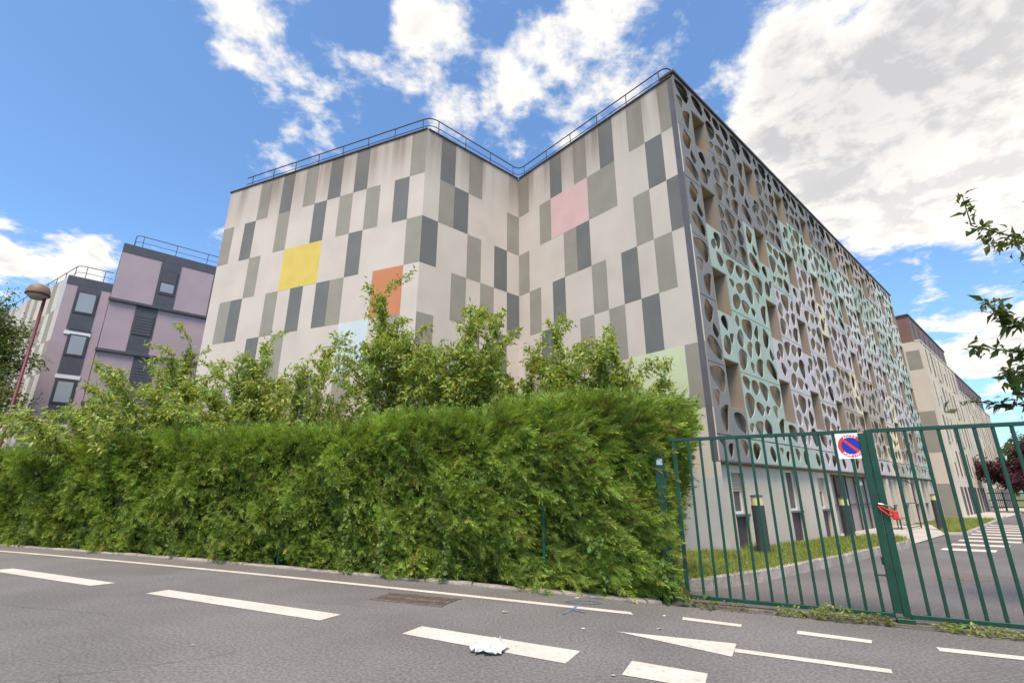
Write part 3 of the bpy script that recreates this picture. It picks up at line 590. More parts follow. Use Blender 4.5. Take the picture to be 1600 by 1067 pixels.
for r in range(6):
    z1 = 13.43 - r * 1.9
    for k in range(0, 20):
        if (k * 7 + r * 5) % 4 in (0, 2) and (k + r) % 2 == 0: MB().fbox(NN, k * .75, (k + 1) * .75, z1 - 1.9, z1, .003, .007 + .0005 * (k % 2)).build('painted_panel', M_TL if (k + r) % 5 else M_TS, b5)
r5 = empty('roof_railing', PL, 'roof railing on the low chequered house behind the street lamp', 'railing')
rail_run([NN.p(15, 0, -.4)[:2], NN.p(.3, 0, -.4)[:2], GN.p(1.9, 0, -.4)[:2]], 13.6, .8, r5, 1.6)
# ---------------------------------------------------------------- green double gate
Pg = Vector((4.82, 6.73)); GD = Frame(Pg, -62.0, (-math.cos(R(-62.0)), math.sin(R(-62.0))))
def leaf(name, label, sa, sb, bars):
    lo, hi = min(sa, sb), max(sa, sb)
    t = empty(name, GD.p((lo + hi) / 2, 0.1), label, 'gate', 'leaves of the green driveway gate')
    MB().fbox(GD, lo, hi, 2.335, 2.385, -.025, .025).build('top_rail', M_GREEN, t, .004)
    MB().fbox(GD, lo, hi, .085, .135, -.025, .025).build('bottom_rail', M_GREEN, t, .004)
    for s in bars: MB().fbox(GD, s - .0175, s + .0175, .136, 2.334, -.0175, .0175).build('bar', M_GREEN, t, .003)
    return t
gl = leaf('gate_leaf', 'green barred gate leaf carrying the round no-parking sign', .075, 2.62, [.19 + .1765 * i for i in range(13)])
for s, w in ((.045, .04), (2.53, .028)): MB().fbox(GD, s - w, s + w, .137, 2.333, -.04 if w > .03 else -.03, .04 if w > .03 else .03).build('stile', M_GREEN, gl, .005)
gr = leaf('gate_leaf', 'green barred gate leaf without a sign', -.075, -3.1, [-.265 - .1765 * i for i in range(16)])
MB().fbox(GD, -.085, -.005, .10, 2.375, -.04, .04).build('stile', M_GREEN, gr, .005); MB().fbox(GD, -3.1, -3.04, .137, 2.333, -.03, .03).build('stile', M_GREEN, gr, .005)
MB().fbox(GD, .09, .21, .545, .565, -.012, .012).build('bolt_handle', M_DARK, gl); MB().fbox(GD, .088, .105, .68, .77, -.02, .02).build('bolt_guide', M_GREEN, gl)
st = MB().fbox(GD, -.11, .075, -.01, .083, -.05, .06).build('gate_stop', M_GREEN, None, .006); tag(st, 'small green steel stop block under the meeting gate leaves', 'gate stop')
for s0, s1, lb in ((2.70, 2.84, 'square green steel gate post half hidden in the hedge'), (-3.27, -3.13, 'square green steel gate post standing free of the hedge')):
    p = empty('gate_post', GD.p((s0 + s1) / 2, 0, 0), lb, 'gate post'); MB().fbox(GD, s0, s1, -.02, 2.12, -.07, .07).build('shaft', M_GREEN, p, .006); MB().fbox(GD, s0 - .006, s1 + .006, 2.121, 2.14, -.076, .076).build('cap', M_GREEN, p)
    if s0 > 0: MB().fbox(GD, s0 + .02, s1 - .03, 1.98, 2.07, .0705, .074).build('plate', M_WHITE, p); MB().fbox(GD, 2.64, 2.70, .5, .58, -.02, .02).build('hinge', M_DARK, p); MB().fbox(GD, 2.64, 2.70, 1.8, 1.88, -.02, .02).build('hinge', M_DARK, p)
# threshold of bare concrete under the gate
th = MB().fbox(GD, -3.4, 2.75, -.02, .03, -.12, .10).build('gate_threshold', mat('threshold_concrete', lin(118, 106, 96), .95, .3, 4, .5, 40, fine=.4)); tag(th, 'weathered concrete threshold strip under the gate', 'kerb', kind='structure')
# no-parking sign
sg = empty('no_parking_sign', GD.p(.18, 2.0, .03), 'square white fire-access sign with blue disc and red ring and bar', 'sign')
sc_, sz_ = .182, 2.168
M_SW = mat('sign_white', lin(240, 232, 232), .4, .03, 3); M_SR = mat('sign_red', lin(208, 66, 62), .4, .05, 3); M_SB = mat('sign_blue', lin(42, 52, 158), .4, .06, 3)
MB().fbox(GD, sc_ - .165, sc_ + .165, sz_ - .17, sz_ + .17, .0265, .030).build('plate', M_SW, sg, .001)
def disc(r0, r1, o, m, nm, n=40):
    b = MB()
    for i in range(n):
        a, c_ = 2 * math.pi * i / n, 2 * math.pi * (i + 1) / n
        b.quad(*[GD.p(sc_ - r * math.cos(t), sz_ + r * math.sin(t), o) for r, t in ((r0, a), (r1, a), (r1, c_), (r0, c_))]) if r0 > 0 else b.quad(GD.p(sc_, sz_, o), GD.p(sc_ - r1 * math.cos(a), sz_ + r1 * math.sin(a), o), GD.p(sc_ - r1 * math.cos(c_), sz_ + r1 * math.sin(c_), o))
    return b.build(nm, m, sg)
disc(0, .112, .0312, M_SB, 'blue_disc'); disc(.110, .150, .0324, M_SR, 'red_ring')
d45 = math.sqrt(.5); MB().quad(*[GD.p(sc_ - x, sz_ + y, .0318) for x, y in ((-.113 * d45 - .014, .113 * d45 - .014 + .028 - .014), (-.113 * d45 + .014, .113 * d45 + .014), (.113 * d45 + .014, -.113 * d45 + .014), (.113 * d45 - .014, -.113 * d45 - .014))]).build('red_bar', M_SR, sg)
def sign_text(txt, r, size, top, span):
    vs, fs = [], []
    n = len(txt)
    for i, ch in enumerate(txt):
        cu = bpy.data.curves.new('t', 'FONT'); cu.body = ch; cu.size = size; cu.align_x = 'CENTER'; cu.align_y = 'CENTER'; cu.offset = .0015
        ob = bpy.data.objects.new('t', cu); COL.objects.link(ob); dg = bpy.context.evaluated_depsgraph_get(); me = ob.evaluated_get(dg).to_mesh()
        a = (i - (n - 1) / 2) * span / n * (1 if top else -1); base = len(vs)
        for v in me.vertices:
            x, y = v.co.x, v.co.y
            if top: X = (r + y) * math.sin(a) + x * math.cos(a); Y = (r + y) * math.cos(a) - x * math.sin(a)
            else: X = -((r - y) * math.sin(a)) + x * math.cos(a); Y = -((r - y) * math.cos(a)) - x * math.sin(a)
            vs.append(GD.p(sc_ - X, sz_ + Y, .0338))
        fs += [tuple(base + k for k in p.vertices) for p in me.polygons]
        ob.evaluated_get(dg).to_mesh_clear(); bpy.data.objects.remove(ob); bpy.data.curves.remove(cu)
    b = MB(); b.add(vs, fs); b.build('lettering', M_SW, sg)
sign_text('ACCES', .130, .045, True, 1.25); sign_text('POMPIERS', .130, .045, False, 1.75)
# red lock with a short chain
lk = empty('gate_lock', GD.p(-.07, 1.22, .07), 'red shackle lock with grey chain hung round the gate stiles', 'lock')
M_LR = mat('lock_red', lin(206, 58, 50), .35, .08, 6); M_CH = mat('chain_grey', lin(150, 146, 142), .35, .1, 8, metal=.7)
lp = [GD.p(s, z, o) for s, z, o in ((-.13, 1.31, .06), (-.09, 1.33, .07), (-.03, 1.37, .075), (.015, 1.41, .075), (.025, 1.385, .075), (.0, 1.345, .075), (-.06, 1.285, .075), (-.12, 1.255, .06))]
MB().tube(lp, .011, 8).build('shackle', M_LR, lk, smooth=True)
MB().fbox(GD, -.17, -.105, 1.225, 1.335, .035, .085).build('body', M_LR, lk, .01)
MB().tube([GD.p(.02, 1.42, .085), GD.p(-.03, 1.41, .088), GD.p(-.1, 1.385, .07), GD.p(-.13, 1.36, .0)], .009, 6).build('chain', M_CH, lk)
# ---------------------------------------------------------------- green wire fence in front of the hedge
wf = empty('wire_fence', (-4, yk(-4, 9.3), 0), 'green welded wire fence with round posts buried in the hedge', 'fence')
fx = lambda x: (x, yk(x, 9.24 if x == .55 else 9.40))
for x in (-15.5, -12.6, -11.2, -9.6, -7.6, -5.3, -2.7, .55):
    h = 1.95; MB().tube([(*fx(x), -.02), (*fx(x), h)], .03, 8).build('post', M_GREENF, wf); MB().tube([(*fx(x), h + .001), (*fx(x), h + .03)], .034, 8).build('cap', M_GREENF, wf)
V = MB(); xx = [-16 + .1 * i for i in range(184)]
for x in xx: V.tube([(*fx(x), .04), (*fx(x), 1.85)], .0022, 3, False)
for z in [.06 + .2 * i for i in range(10)]: V.tube([(*fx(-16 + .8 * i), z) for i in range(24)], .0026, 3, False)
V.build('wire_mesh', M_GREENF, wf)['kind'] = 'stuff'
# ---------------------------------------------------------------- foliage helpers
rng = np.random.default_rng(11)
def rough(x, y, z, seed=0.0):
    return (np.sin(x * 2.1 + seed) * np.cos(z * 2.7 + x * .6 + seed * 2) + .6 * np.sin(x * 5.3 + z * 4.1 + seed) * np.cos(y * 4.7 - z * 3.3) + .35 * np.sin(x * 11 + z * 9 + y * 7))
def sprays(P, A, S, Ls, colb, colt, k=8, wid=.05):
    """flat feathery sprays: origin P, axis A, side S, length Ls"""
    n = len(P); V = []; Tn = 2 * k + 1; col = []
    Nn = unit(np.cross(A, S)); A = unit(A); S = unit(np.cross(Nn, A)); Lc = Ls[:, None]
    for j in range(k):
        t = .08 + .84 * j / k
        for sg_ in (-1, 1):
            l = .50 * (1 - .58 * t) * rng.uniform(.75, 1.2, (n, 1)); base = P + A * Lc * t + Nn * (-.16 * t * t) * Lc
            d = A * .88 + S * sg_ * .46 + Nn * rng.uniform(-.3, .3, (n, 1))
            e = base + A * Lc * wid * 1.1; tip = base + d * Lc * l; V += [base, e, tip]
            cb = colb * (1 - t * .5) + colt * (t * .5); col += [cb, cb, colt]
    t = .86; base = P + A * Lc * t - Nn * .12 * Lc; V += [base - S * Lc * .05, base + S * Lc * .05, P + A * Lc * 1.08 - Nn * .22 * Lc]; col += [colb, colb, colt]
    V = np.stack(V, 1).reshape(-1, 3); col = np.stack(col, 1).reshape(-1, 3); T = np.arange(len(V)).reshape(-1, 3); return V, T, col
def leaves(P, A, Ls, Ws, col, droop=.25):
    n = len(P); A = unit(A); up = np.tile([0, 0, 1.0], (n, 1)) + rng.normal(0, .5, (n, 3)); S = unit(np.cross(A, up)); Nn = np.cross(S, A); Lc = Ls[:, None]; Wc = Ws[:, None]
    m1 = P + A * Lc * .42; tip = P + A * Lc - Nn * Lc * droop; q = -Nn * Lc * .03
    l = m1 + S * Wc * .5 + Nn * Wc * .16; r = m1 - S * Wc * .5 + Nn * Wc * .16
    V = np.stack([P, l, m1 + q, r, tip], 1).reshape(-1, 3); b = np.arange(n)[:, None] * 5
    T = np.concatenate([b + np.array(t) for t in ((0, 2, 1), (0, 3, 2), (1, 2, 4), (2, 3, 4))], 0)
    c = np.repeat(col, 5, 0).reshape(n, 5, 3); c[:, 4] *= 1.08; return V, T, c.reshape(-1, 3)
def jitter(base, n, amt=.22, warm=.12):
    v = np.array(base) * (1 + rng.normal(0, amt, (n, 1))); v[:, 0] *= 1 + rng.normal(0, warm, n); v[:, 2] *= 1 + rng.normal(0, warm, n); return np.clip(v, .004, 1)
M_HEDGE = leaf_mat('conifer_spray', .6, .22); M_LEAF = leaf_mat('cherry_leaf', .45, .35); M_LEAFD = leaf_mat('dark_leaf', .5, .25); M_PLUM = leaf_mat('plum_leaf', .5, .2); M_GRASS = leaf_mat('grass_blade', .6, .3)
M_BARK = mat('bark', lin(84, 72, 60), .9, .25, 12, .5, 40); M_TWIG = mat('hedge_twigs', lin(44, 46, 30), .95, .4, 6, .6, 30)
# ---------------------------------------------------------------- conifer hedge
hx0, hx1, HD = -26.0, 2.34, 1.5
hg = empty('conifer_hedge', (-6, yk(-6, 10.1), 0), 'long dense feathery green conifer hedge along the road, ending at the gate', 'hedge')
def hedge_pt(x, off):
    nx = .507 + .0068 * x; l = np.sqrt(nx * nx + 1); return x + off * nx / l, yk(x, 9.28) + off / l
def hedge_top(x): return 2.98 + .10 * np.sin(x * .55 + 1) - .012 * np.maximum(-x - 6, 0) + .07 * np.sin(x * 1.7) - .05 * np.clip(x, 0, 3)
core_b = MB(); n = 60
for i in range(n):
    a = hx0 + (hx1 - .1 - hx0) * i / n; b = hx0 + (hx1 - .1 - hx0) * (i + 1) / n
    q = []
    for x in (a, b): q.append([(*hedge_pt(x, o), z) for o, z in ((.42, .02), (.34, 1.6), (.42, float(hedge_top(x)) - .3), (HD - .2, float(hedge_top(x)) - .3), (HD - .1, .05))])
    for k in range(4): core_b.quad(q[0][k], q[1][k], q[1][k + 1], q[0][k + 1])
    if i == n - 1: core_b.quad(*q[1])
core_b.build('inner_branches', M_TWIG, hg)
def hedge_set(n, kind):
    if kind == 'front':
        u = rng.uniform(0, 1, n) ** .62; x = hx0 + (hx1 - hx0) * u; z = rng.uniform(.015, 1, n) ** .92 * hedge_top(x); off = .03 - .22 * rough(x, x * 0, z) + rng.uniform(-.05, .26, n) - .10 * (z > .9) + .14 * np.clip((z - 2.4) / .6, 0, 1) ** 2
        nx = .507 + .0068 * x; l = np.sqrt(nx * nx + 1); out = np.stack([-nx / l, -1 / l, 0 * x], 1); al = np.stack([1 / l, -nx / l, 0 * x], 1)
        px, py = hedge_pt(x, off); P = np.stack([px, py, z], 1); A = out * rng.uniform(.2, .85, (n, 1)) + al * rng.normal(1.0, .32, (n, 1)); A[:, 2] += rng.normal(-.16, .22, n) + .7 * np.clip((z - 2.2) / .8, 0, 1)
    elif kind == 'top':
        u = rng.uniform(0, 1, n) ** .62; x = hx0 + (hx1 - hx0) * u; off = rng.uniform(.05, HD, n); z = hedge_top(x) + .07 * rough(x, off, off * 2) - rng.uniform(0, .22, n); nx = .507 + .0068 * x; l = np.sqrt(nx * nx + 1)
        out = np.stack([-nx / l, -1 / l, 0 * x], 1); al = np.stack([1 / l, -nx / l, 0 * x], 1); px, py = hedge_pt(x, off); P = np.stack([px, py, z], 1); A = out * rng.normal(.35, .4, (n, 1)) + al * rng.normal(.35, .5, (n, 1)); A[:, 2] += rng.uniform(.25, .95, n)
    else:
        off = rng.uniform(.1, HD, n); z = rng.uniform(.1, 3.0, n); bul = .14 * np.sin(z * 2.3 + off * 3) + .50 * (z / 3) ** 1.8 + .08 * rough(off * 2, off, z); x = hx1 - .28 + bul * rng.uniform(.3, 1.15, n); nx = .507 + .0068 * x; l = np.sqrt(nx * nx + 1)
        al = np.stack([1 / l, -nx / l, 0 * x], 1); px, py = hedge_pt(x, off); P = np.stack([px, py, z], 1); A = al * rng.uniform(.5, 1.1, (n, 1)) + rng.normal(0, .35, (n, 3)); A[:, 2] += .25
    # sprays grow in fans of six from shared twigs
    if kind == 'front' or kind == 'top':
        m6 = n // 6; P = np.repeat(P[:m6], 6, 0); A = np.repeat(unit(A[:m6]), 6, 0); n = m6 * 6; P = P + A * rng.uniform(-.22, .20, (n, 1)) + rng.normal(0, .035, (n, 3)); A = A + rng.normal(0, .20, (n, 3)); P[:, 2] = np.maximum(P[:, 2], .03)
    S = rng.normal(0, 1, (n, 3)); S[:, 2] *= .6
    near = np.clip((P[:, 0] + 26) / 28, 0, 1)
    Ls = rng.uniform(.14, .34, n) * (1.15 if kind != 'front' else 1.0)
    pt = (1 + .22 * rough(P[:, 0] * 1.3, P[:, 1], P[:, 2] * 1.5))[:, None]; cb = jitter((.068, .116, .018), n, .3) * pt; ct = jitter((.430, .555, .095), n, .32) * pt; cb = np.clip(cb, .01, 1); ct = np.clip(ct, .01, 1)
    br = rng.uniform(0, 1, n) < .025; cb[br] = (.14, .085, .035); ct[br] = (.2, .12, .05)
    return sprays(P, A, S, Ls, cb, ct)
vs_, ts_, cs_ = [], [], []; o_ = 0
for n, k in ((78000, 'front'), (26000, 'top'), (8000, 'end')):
    V, T, c_ = hedge_set(n, k); vs_.append(V); ts_.append(T + o_); cs_.append(c_); o_ += len(V)
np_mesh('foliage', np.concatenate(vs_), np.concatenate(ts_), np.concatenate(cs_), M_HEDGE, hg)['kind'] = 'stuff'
# ---------------------------------------------------------------- trees
def tree(name, label, cat, base, height, spread, nl, nleaf, leaf_len, cbase, lm, seed, trunk_h=.9, group=None, tips=None, r0=.07, clump=.16, lean=(0, 0), up=.68, sidef=1.0, hx_=1.45):
    rs = np.random.default_rng(seed); py = random.Random(seed)
    t = empty(name, (base[0], base[1], 0), label, cat, group); tb = MB(); B = Vector((base[0], base[1], -.02)); T0 = B + Vector((lean[0] * .3, lean[1] * .3, trunk_h))
    tb.tube([B, B.lerp(T0, .5) + Vector((.03, .02, 0)), T0], [r0 * 1.25, r0, r0 * .85], 8)
    shoots = []
    if tips is None:
        tips = []
        for i in range(nl):
            a = 2 * math.pi * (i + py.random() * .7) / nl; rr_ = spread * py.uniform(.15, 1.0); hh = height * (1.0 - .42 * (rr_ / spread) ** 1.5 * py.uniform(.5, 1.3)) * py.uniform(.80, 1.0)
            if i == 0: rr_ = spread * .12; hh = height
            tips.append(Vector((base[0] + lean[0] + math.cos(a) * rr_, base[1] + lean[1] + math.sin(a) * rr_, max(hh, trunk_h + .5))))
    for tp in tips:
        st_ = T0 + Vector((py.uniform(-.05, .05), py.uniform(-.05, .05), py.uniform(-.25, .1))); D = tp - st_; ln = D.length; pts = []
        side = Vector((py.uniform(-1, 1), py.uniform(-1, 1), 0)) * .10 * ln
        for k in range(9):
            f = k / 8; p = st_ + Vector((D.x * f ** hx_, D.y * f ** hx_, D.z * f ** up)) + side * math.sin(f * math.pi) + Vector((py.gauss(0, 1), py.gauss(0, 1), py.gauss(0, .6))) * .018 * ln * (0 < k < 8); pts.append(p)
        tb.tube(pts, [max(r0 * .6 * (1 - .9 * k / 8), .006) for k in range(9)], 6); shoots.append((pts, 1.0))
        for k in range(2, 9):
            for q in range(2 if k < 8 else 1):
                dirn = (pts[k] - pts[k - 1]).normalized(); v = Vector((py.gauss(0, 1), py.gauss(0, 1), py.gauss(.25, .5))).normalized(); e = (dirn * .75 + v * .8).normalized(); L_ = ln * py.uniform(.16, .34) * (1.25 - .65 * k / 8) * sidef
                sp = [pts[k] + e * L_ * f + Vector((0, 0, .08 * L_ * f * (1 - f) * 4 - .10 * L_ * f * f)) for f in (0, .33, .66, 1)]
                tb.tube(sp, [.012, .009, .006, .003], 4, False); shoots.append((sp, .8))
    tb.build('trunk', M_BARK, t, smooth=True)
    W = np.array([sum((b - a).length for a, b in zip(s[0], s[0][1:])) * s[1] for s in shoots]); W /= W.sum(); cnt = rs.multinomial(nleaf, W)
    Ps, As = [], []
    for (pts, _), c_ in zip(shoots, cnt):
        if c_ == 0: continue
        a = np.array([tuple(p) for p in pts]); lo = .35 if len(pts) > 5 else .05
        f = (lo + (1 - lo) * rs.uniform(0, 1, c_) ** .8) * (len(pts) - 1) * .999; i = f.astype(int); fr = (f - i)[:, None]; p = a[i] * (1 - fr) + a[i + 1] * fr; d = unit(a[i + 1] - a[i])
        Ps.append(p + rs.normal(0, clump * .45, (c_, 3))); dd = d * .55 + rs.normal(0, .62, (c_, 3)); dd[:, 2] -= .28; As.append(dd)
    P = np.concatenate(Ps); A = np.concatenate(As); n = len(P)
    col = jitter(cbase, n, .24, .15); Ls = leaf_len * rs.uniform(.45, 1.4, n)
    V, T, c_ = leaves(P, A, Ls, Ls * rs.uniform(.34, .46, n), col); np_mesh('crown', V, T, c_, lm, t); return t
CH = (.310, .365, .095)
GRP = 'cherry trees between the hedge and the chequered wall'
tree('cherry_tree', 'low cherry tree beside the street lamp, behind the hedge', 'tree', (-13.9, 16.2), 5.0, 3.0, 12, 15000, .15, CH, M_LEAF, 21, group=GRP)
tree('cherry_tree', 'cherry tree with one tall shoot in front of the lilac house', 'tree', (-11.3, 15.9), 6.3, 2.5, 12, 16000, .15, CH, M_LEAF, 22, group=GRP)
tree('cherry_tree', 'cherry tree before the left edge of the chequered wall', 'tree', (-8.5, 15.4), 6.2, 2.5, 13, 17000, .15, CH, M_LEAF, 23, group=GRP)
tree('cherry_tree', 'cherry tree whose shoots lean towards the pale blue rectangle', 'tree', (-6.5, 14.7), 5.9, 2.0, 10, 10000, .15, CH, M_LEAF, 24, group=GRP, lean=(.4, .1))
tree('cherry_tree', 'tallest cherry tree, its top shoot reaching the orange rectangle', 'tree', (-3.5, 13.7), 7.2, 1.25, 8, 15000, .15, (.290, .345, .085), M_LEAF, 25, group=GRP, tips=[Vector(q) for q in ((-4.02, 13.9, 7.35), (-3.7, 14.0, 6.2), (-3.1, 13.6, 5.9), (-4.3, 13.8, 5.6), (-2.7, 14.2, 5.6), (-3.3, 13.2, 5.3), (-2.3, 13.8, 5.0))])
tree('cherry_tree', 'broad cherry tree under the inner corner of the chequered building', 'tree', (-1.2, 14.0), 6.9, 2.7, 15, 24000, .15, (.300, .355, .090), M_LEAF, 26, group=GRP)
tree('cherry_tree', 'bushy cherry tree right of the inner corner', 'tree', (1.1, 14.2), 6.4, 2.6, 14, 21000, .145, CH, M_LEAF, 27, group=GRP)
tree('cherry_tree', 'cherry tree with drooping shoots in front of the pale green rectangle', 'tree', (2.5, 13.3), 5.8, 1.9, 13, 20000, .145, CH, M_LEAF, 28, group=GRP, lean=(.1, 0))
tree('garden_tree', 'dark leafy tree behind the street lamp at the lilac houses', 'tree', (-25.6, 22.3), 10.2, 3.0, 16, 24000, .2, (.150, .175, .045), M_LEAFD, 31, trunk_h=2.2, r0=.13, clump=.5)
tips = [Vector(q) for q in ((6.25, 5.85, 5.02), (6.7, 5.7, 4.4), (6.65, 6.2, 3.86), (6.9, 6.65, 3.5), (7.3, 6.95, 3.2), (7.1, 7.15, 2.8), (7.6, 6.0, 5.6), (10.4, 6.6, 7.2), (12.0, 7.6, 6.4), (11.2, 4.2, 6.0), (12.4, 5.4, 4.8))]
tree('hornbeam_tree', 'tree whose leafy twigs hang over the green gate', 'tree', (10.4, 6.2), 6, 2, 9, 5600, .15, (.105, .130, .034), M_LEAFD, 41, trunk_h=3.3, r0=.12, tips=tips, clump=.09, up=.8, sidef=.62, hx_=1.2)
tree('plum_tree', 'dark purple-leaved plum tree at the end of the driveway', 'tree', (42.8, 42.4), 5.4, 3.4, 14, 13000, .26, (.075, .022, .034), M_PLUM, 51, trunk_h=1.5, r0=.12, clump=.5)
tree('far_tree', 'green tree rising behind the purple plum tree', 'tree', (57, 53.2), 8.6, 3.8, 13, 12000, .30, (.085, .125, .022), M_LEAFD, 52, trunk_h=2.2, r0=.16, clump=.8)
tree('far_tree', 'yellowish green tree beside the far fence', 'tree', (64, 48), 9.5, 4.2, 13, 12000, .32, (.12, .135, .022), M_LEAFD, 53, trunk_h=2.2, r0=.16, clump=.8)
def far_wood():
    n = 26000; a = np.radians(rng.uniform(-100, 110, n)); k = (a * 40).astype(int); r = 165 + 14 * np.sin(k * 2.3) + rng.normal(0, 4, n); top = 9 + 3.5 * np.sin(k * 1.7) + 2.5 * np.cos(k * .61)
    u = (a * 40) % 1.0; z = top * np.sqrt(np.clip(1 - (2 * u - 1) ** 2 * .8, .05, 1)) * rng.uniform(.02, 1, n) ** .7
    P = np.stack([np.sin(a) * r, np.cos(a) * r, z], 1); A = rng.normal(0, 1, (n, 3)); Ls = rng.uniform(1.2, 2.6, n)
    V, T, c_ = leaves(P, A, Ls, Ls * .8, jitter((.10, .13, .035), n, .25)); o = np_mesh('distant_wood', V, T, c_, M_LEAFD); tag(o, 'distant belt of green trees along the horizon', 'trees', kind='stuff')
far_wood()
# ---------------------------------------------------------------- far end of the driveway
ff = empty('far_fence', (48, 47, 0), 'dark green slatted fence closing the far end of the driveway', 'fence'); q0 = Vector((43.0, 46.8)); q1 = Vector((58, 36))
M_FF = mat('far_fence_green', lin(58, 74, 58), .6, .15, 3)
for i in range(26):
    p = q0.lerp(q1, i / 25); MB().box(p.x - .05, p.x + .05, p.y - .05, p.y + .05, 0, 1.7).build('post', M_FF, ff)
for z in (.35, .95, 1.55): MB().tube([(q0.x, q0.y, z), (q1.x, q1.y, z)], .05, 6).build('rail', M_FF, ff)
# ---------------------------------------------------------------- street lamp
lm_ = empty('street_lamp', (-21.2, 20.5, 0), 'maroon street lamp with a domed head at the end of the hedge', 'street lamp')
d_ = Vector((-21.2, 20.5)); M_MAR = mat('maroon_paint', lin(98, 46, 52), .45, .12, 5); M_DOME = mat('lamp_dome', lin(140, 112, 92), .5, .1, 5)
HL = 10.25
lm_.location = (d_.x, d_.y, 0)
MB().tube([(d_.x, d_.y, -.02), (d_.x, d_.y, 2.2), (d_.x, d_.y, 2.25), (d_.x, d_.y, HL - .3)], [.10, .10, .075, .06], 12).build('pole', M_MAR, lm_, smooth=True)
ex = Vector((-.26, -.12)); hx, hy = d_.x + ex.x, d_.y + ex.y
MB().tube([(d_.x, d_.y, HL - .5), (d_.x, d_.y, HL - .22), (hx * .5 + d_.x * .5, hy * .5 + d_.y * .5, HL - .12)], .05, 10).build('bracket', M_MAR, lm_, smooth=True)
hd = MB().lathe(hx, hy, [(.001, HL + .36), (.18, HL + .33), (.34, HL + .24), (.40, HL + .09), (.425, HL - .06), (.42, HL - .12), (.38, HL - .12)], 24).build('head', M_DOME, lm_, smooth=True)
MB().lathe(hx, hy, [(.43, HL - .10), (.44, HL - .13), (.43, HL - .17), (.38, HL - .17)], 24).build('rim', M_MAR, hd, smooth=True)
MB().lathe(hx, hy, [(.39, HL - .125), (.34, HL - .26), (.2, HL - .36), (.001, HL - .39)], 24).build('diffuser', mat('lamp_glass', lin(150, 146, 138), .2, .05, 4), hd, smooth=True)
# ---------------------------------------------------------------- light bollards and bench
M_BY = mat('bollard_lens', lin(214, 204, 146), .4, .05, 3); M_BG = mat('bollard_grey', lin(66, 70, 72), .5, .1, 4)
def bollard(p, label, hz=1.02):
    t = empty('light_bollard', (p[0], p[1], .1), label, 'bollard', 'light bollards on the grass'); MB().lathe(p[0], p[1], [(.001, .08), (.15, .08), (.15, hz - .24), (.001, hz - .24)], 18).build('shaft', M_BG, t, smooth=False)
    MB().lathe(p[0], p[1], [(.135, hz - .239), (.135, hz - .031)], 18).build('lens', M_BY, t, smooth=True); MB().lathe(p[0], p[1], [(.001, hz + .02), (.145, hz), (.155, hz - .03), (.001, hz - .03)], 18).build('cap', M_BG, t)
    MB().lathe(p[0], p[1], [(.156, .9), (.156, .91), (.151, .91)], 18).build('band', M_DARK, t)
bollard((6.15, 12.85), 'light bollard by the corner of the screen facade', 1.5); bollard((10.72, 16.55), 'light bollard just before the glazed entrance', 1.42); bollard((18.6, 22.5), 'light bollard on the far grass past the entrance path', 1.5)
bn = empty('bench', F4.p(15.3, 0.03, .55), 'wooden bench beside the glazed entrance', 'bench'); M_WD = mat('bench_wood', lin(150, 128, 108), .8, .15, 6)
for i in range(3): MB().fbox(F4, 14.5, 16.1, .46, .50, .35 + i * .14, .47 + i * .14).build('seat_slat', M_WD, bn, .005)
for i in range(2): MB().fbox(F4, 14.5, 16.1, .62 + i * .15, .74 + i * .15, .27, .30).build('back_slat', M_WD, bn, .005)
for s in (14.7, 15.9): MB().fbox(F4, s, s + .05, .02, .459, .66, .71).build('leg', M_STEEL, bn); MB().fbox(F4, s, s + .05, .02, .92, .31, .345).build('leg', M_STEEL, bn)
hp = empty('hoop_barrier', F4.p(17.2, 0, 1.2), 'tall thin dark steel frame standing by the entrance path', 'frame')
s_, o2 = 16.9, 1.0
MB().tube([F4.p(s_, .0, o2), F4.p(s_, 1.98, o2), F4.p(s_ - .3, 2.12, o2 - .2), F4.p(s_ - 3, 2.3, -.05)], .03, 6).build('arm', M_STEEL, hp)
MB().tube([F4.p(s_ - 2.2, .12, o2), F4.p(s_ - .05, .12, o2)], .02, 6).build('lower_rail', M_STEEL, hp); MB().tube([F4.p(s_ - 2.2, 1.12, o2), F4.p(s_ - .05, 1.12, o2)], .02, 6).build('middle_rail', M_STEEL, hp); MB().tube([F4.p(s_ - 2.22, 0, o2), F4.p(s_ - 2.22, 1.14, o2)], .025, 6).build('post', M_STEEL, hp)
# ---------------------------------------------------------------- grass blades
def in_poly(x, y, poly):
    c_ = np.zeros(len(x), bool); j = len(poly) - 1
    for i in range(len(poly)):
        xi, yi = poly[i]; xj, yj = poly[j]; c_ ^= ((yi > y) != (yj > y)) & (x < (xj - xi) * (y - yi) / (yj - yi + 1e-12) + xi); j = i
    return c_
def grass(poly, n, z, h, label, cat='grass'):
    P = np.array(poly); lo, hi = P.min(0), P.max(0); x = rng.uniform(lo[0], hi[0], n * 3); y = rng.uniform(lo[1], hi[1], n * 3); k = in_poly(x, y, poly); x, y = x[k][:n], y[k][:n]; n = len(x)
    tall = 1 + 1.6 * np.clip(rough(x * .8, y, y * .7) - .2, 0, 1.2)
    hh = h * rng.uniform(.5, 1.3, n) * tall; a = rng.uniform(0, 2 * math.pi, n); w = .006 + .004 * rng.random(n); lx, ly = rng.normal(0, .45, (2, n)) * hh
    b = np.stack([x, y, np.full(n, z)], 1); s = np.stack([np.cos(a) * w, np.sin(a) * w, 0 * a], 1); V = np.stack([b - s, b + s, b + np.stack([lx, ly, hh], 1)], 1).reshape(-1, 3)
    c_ = np.repeat(jitter((.25, .28, .075), n, .25, .2), 3, 0); o = np_mesh('grass', V, np.arange(3 * n).reshape(-1, 3), c_, M_GRASS); tag(o, label, cat, kind='stuff')
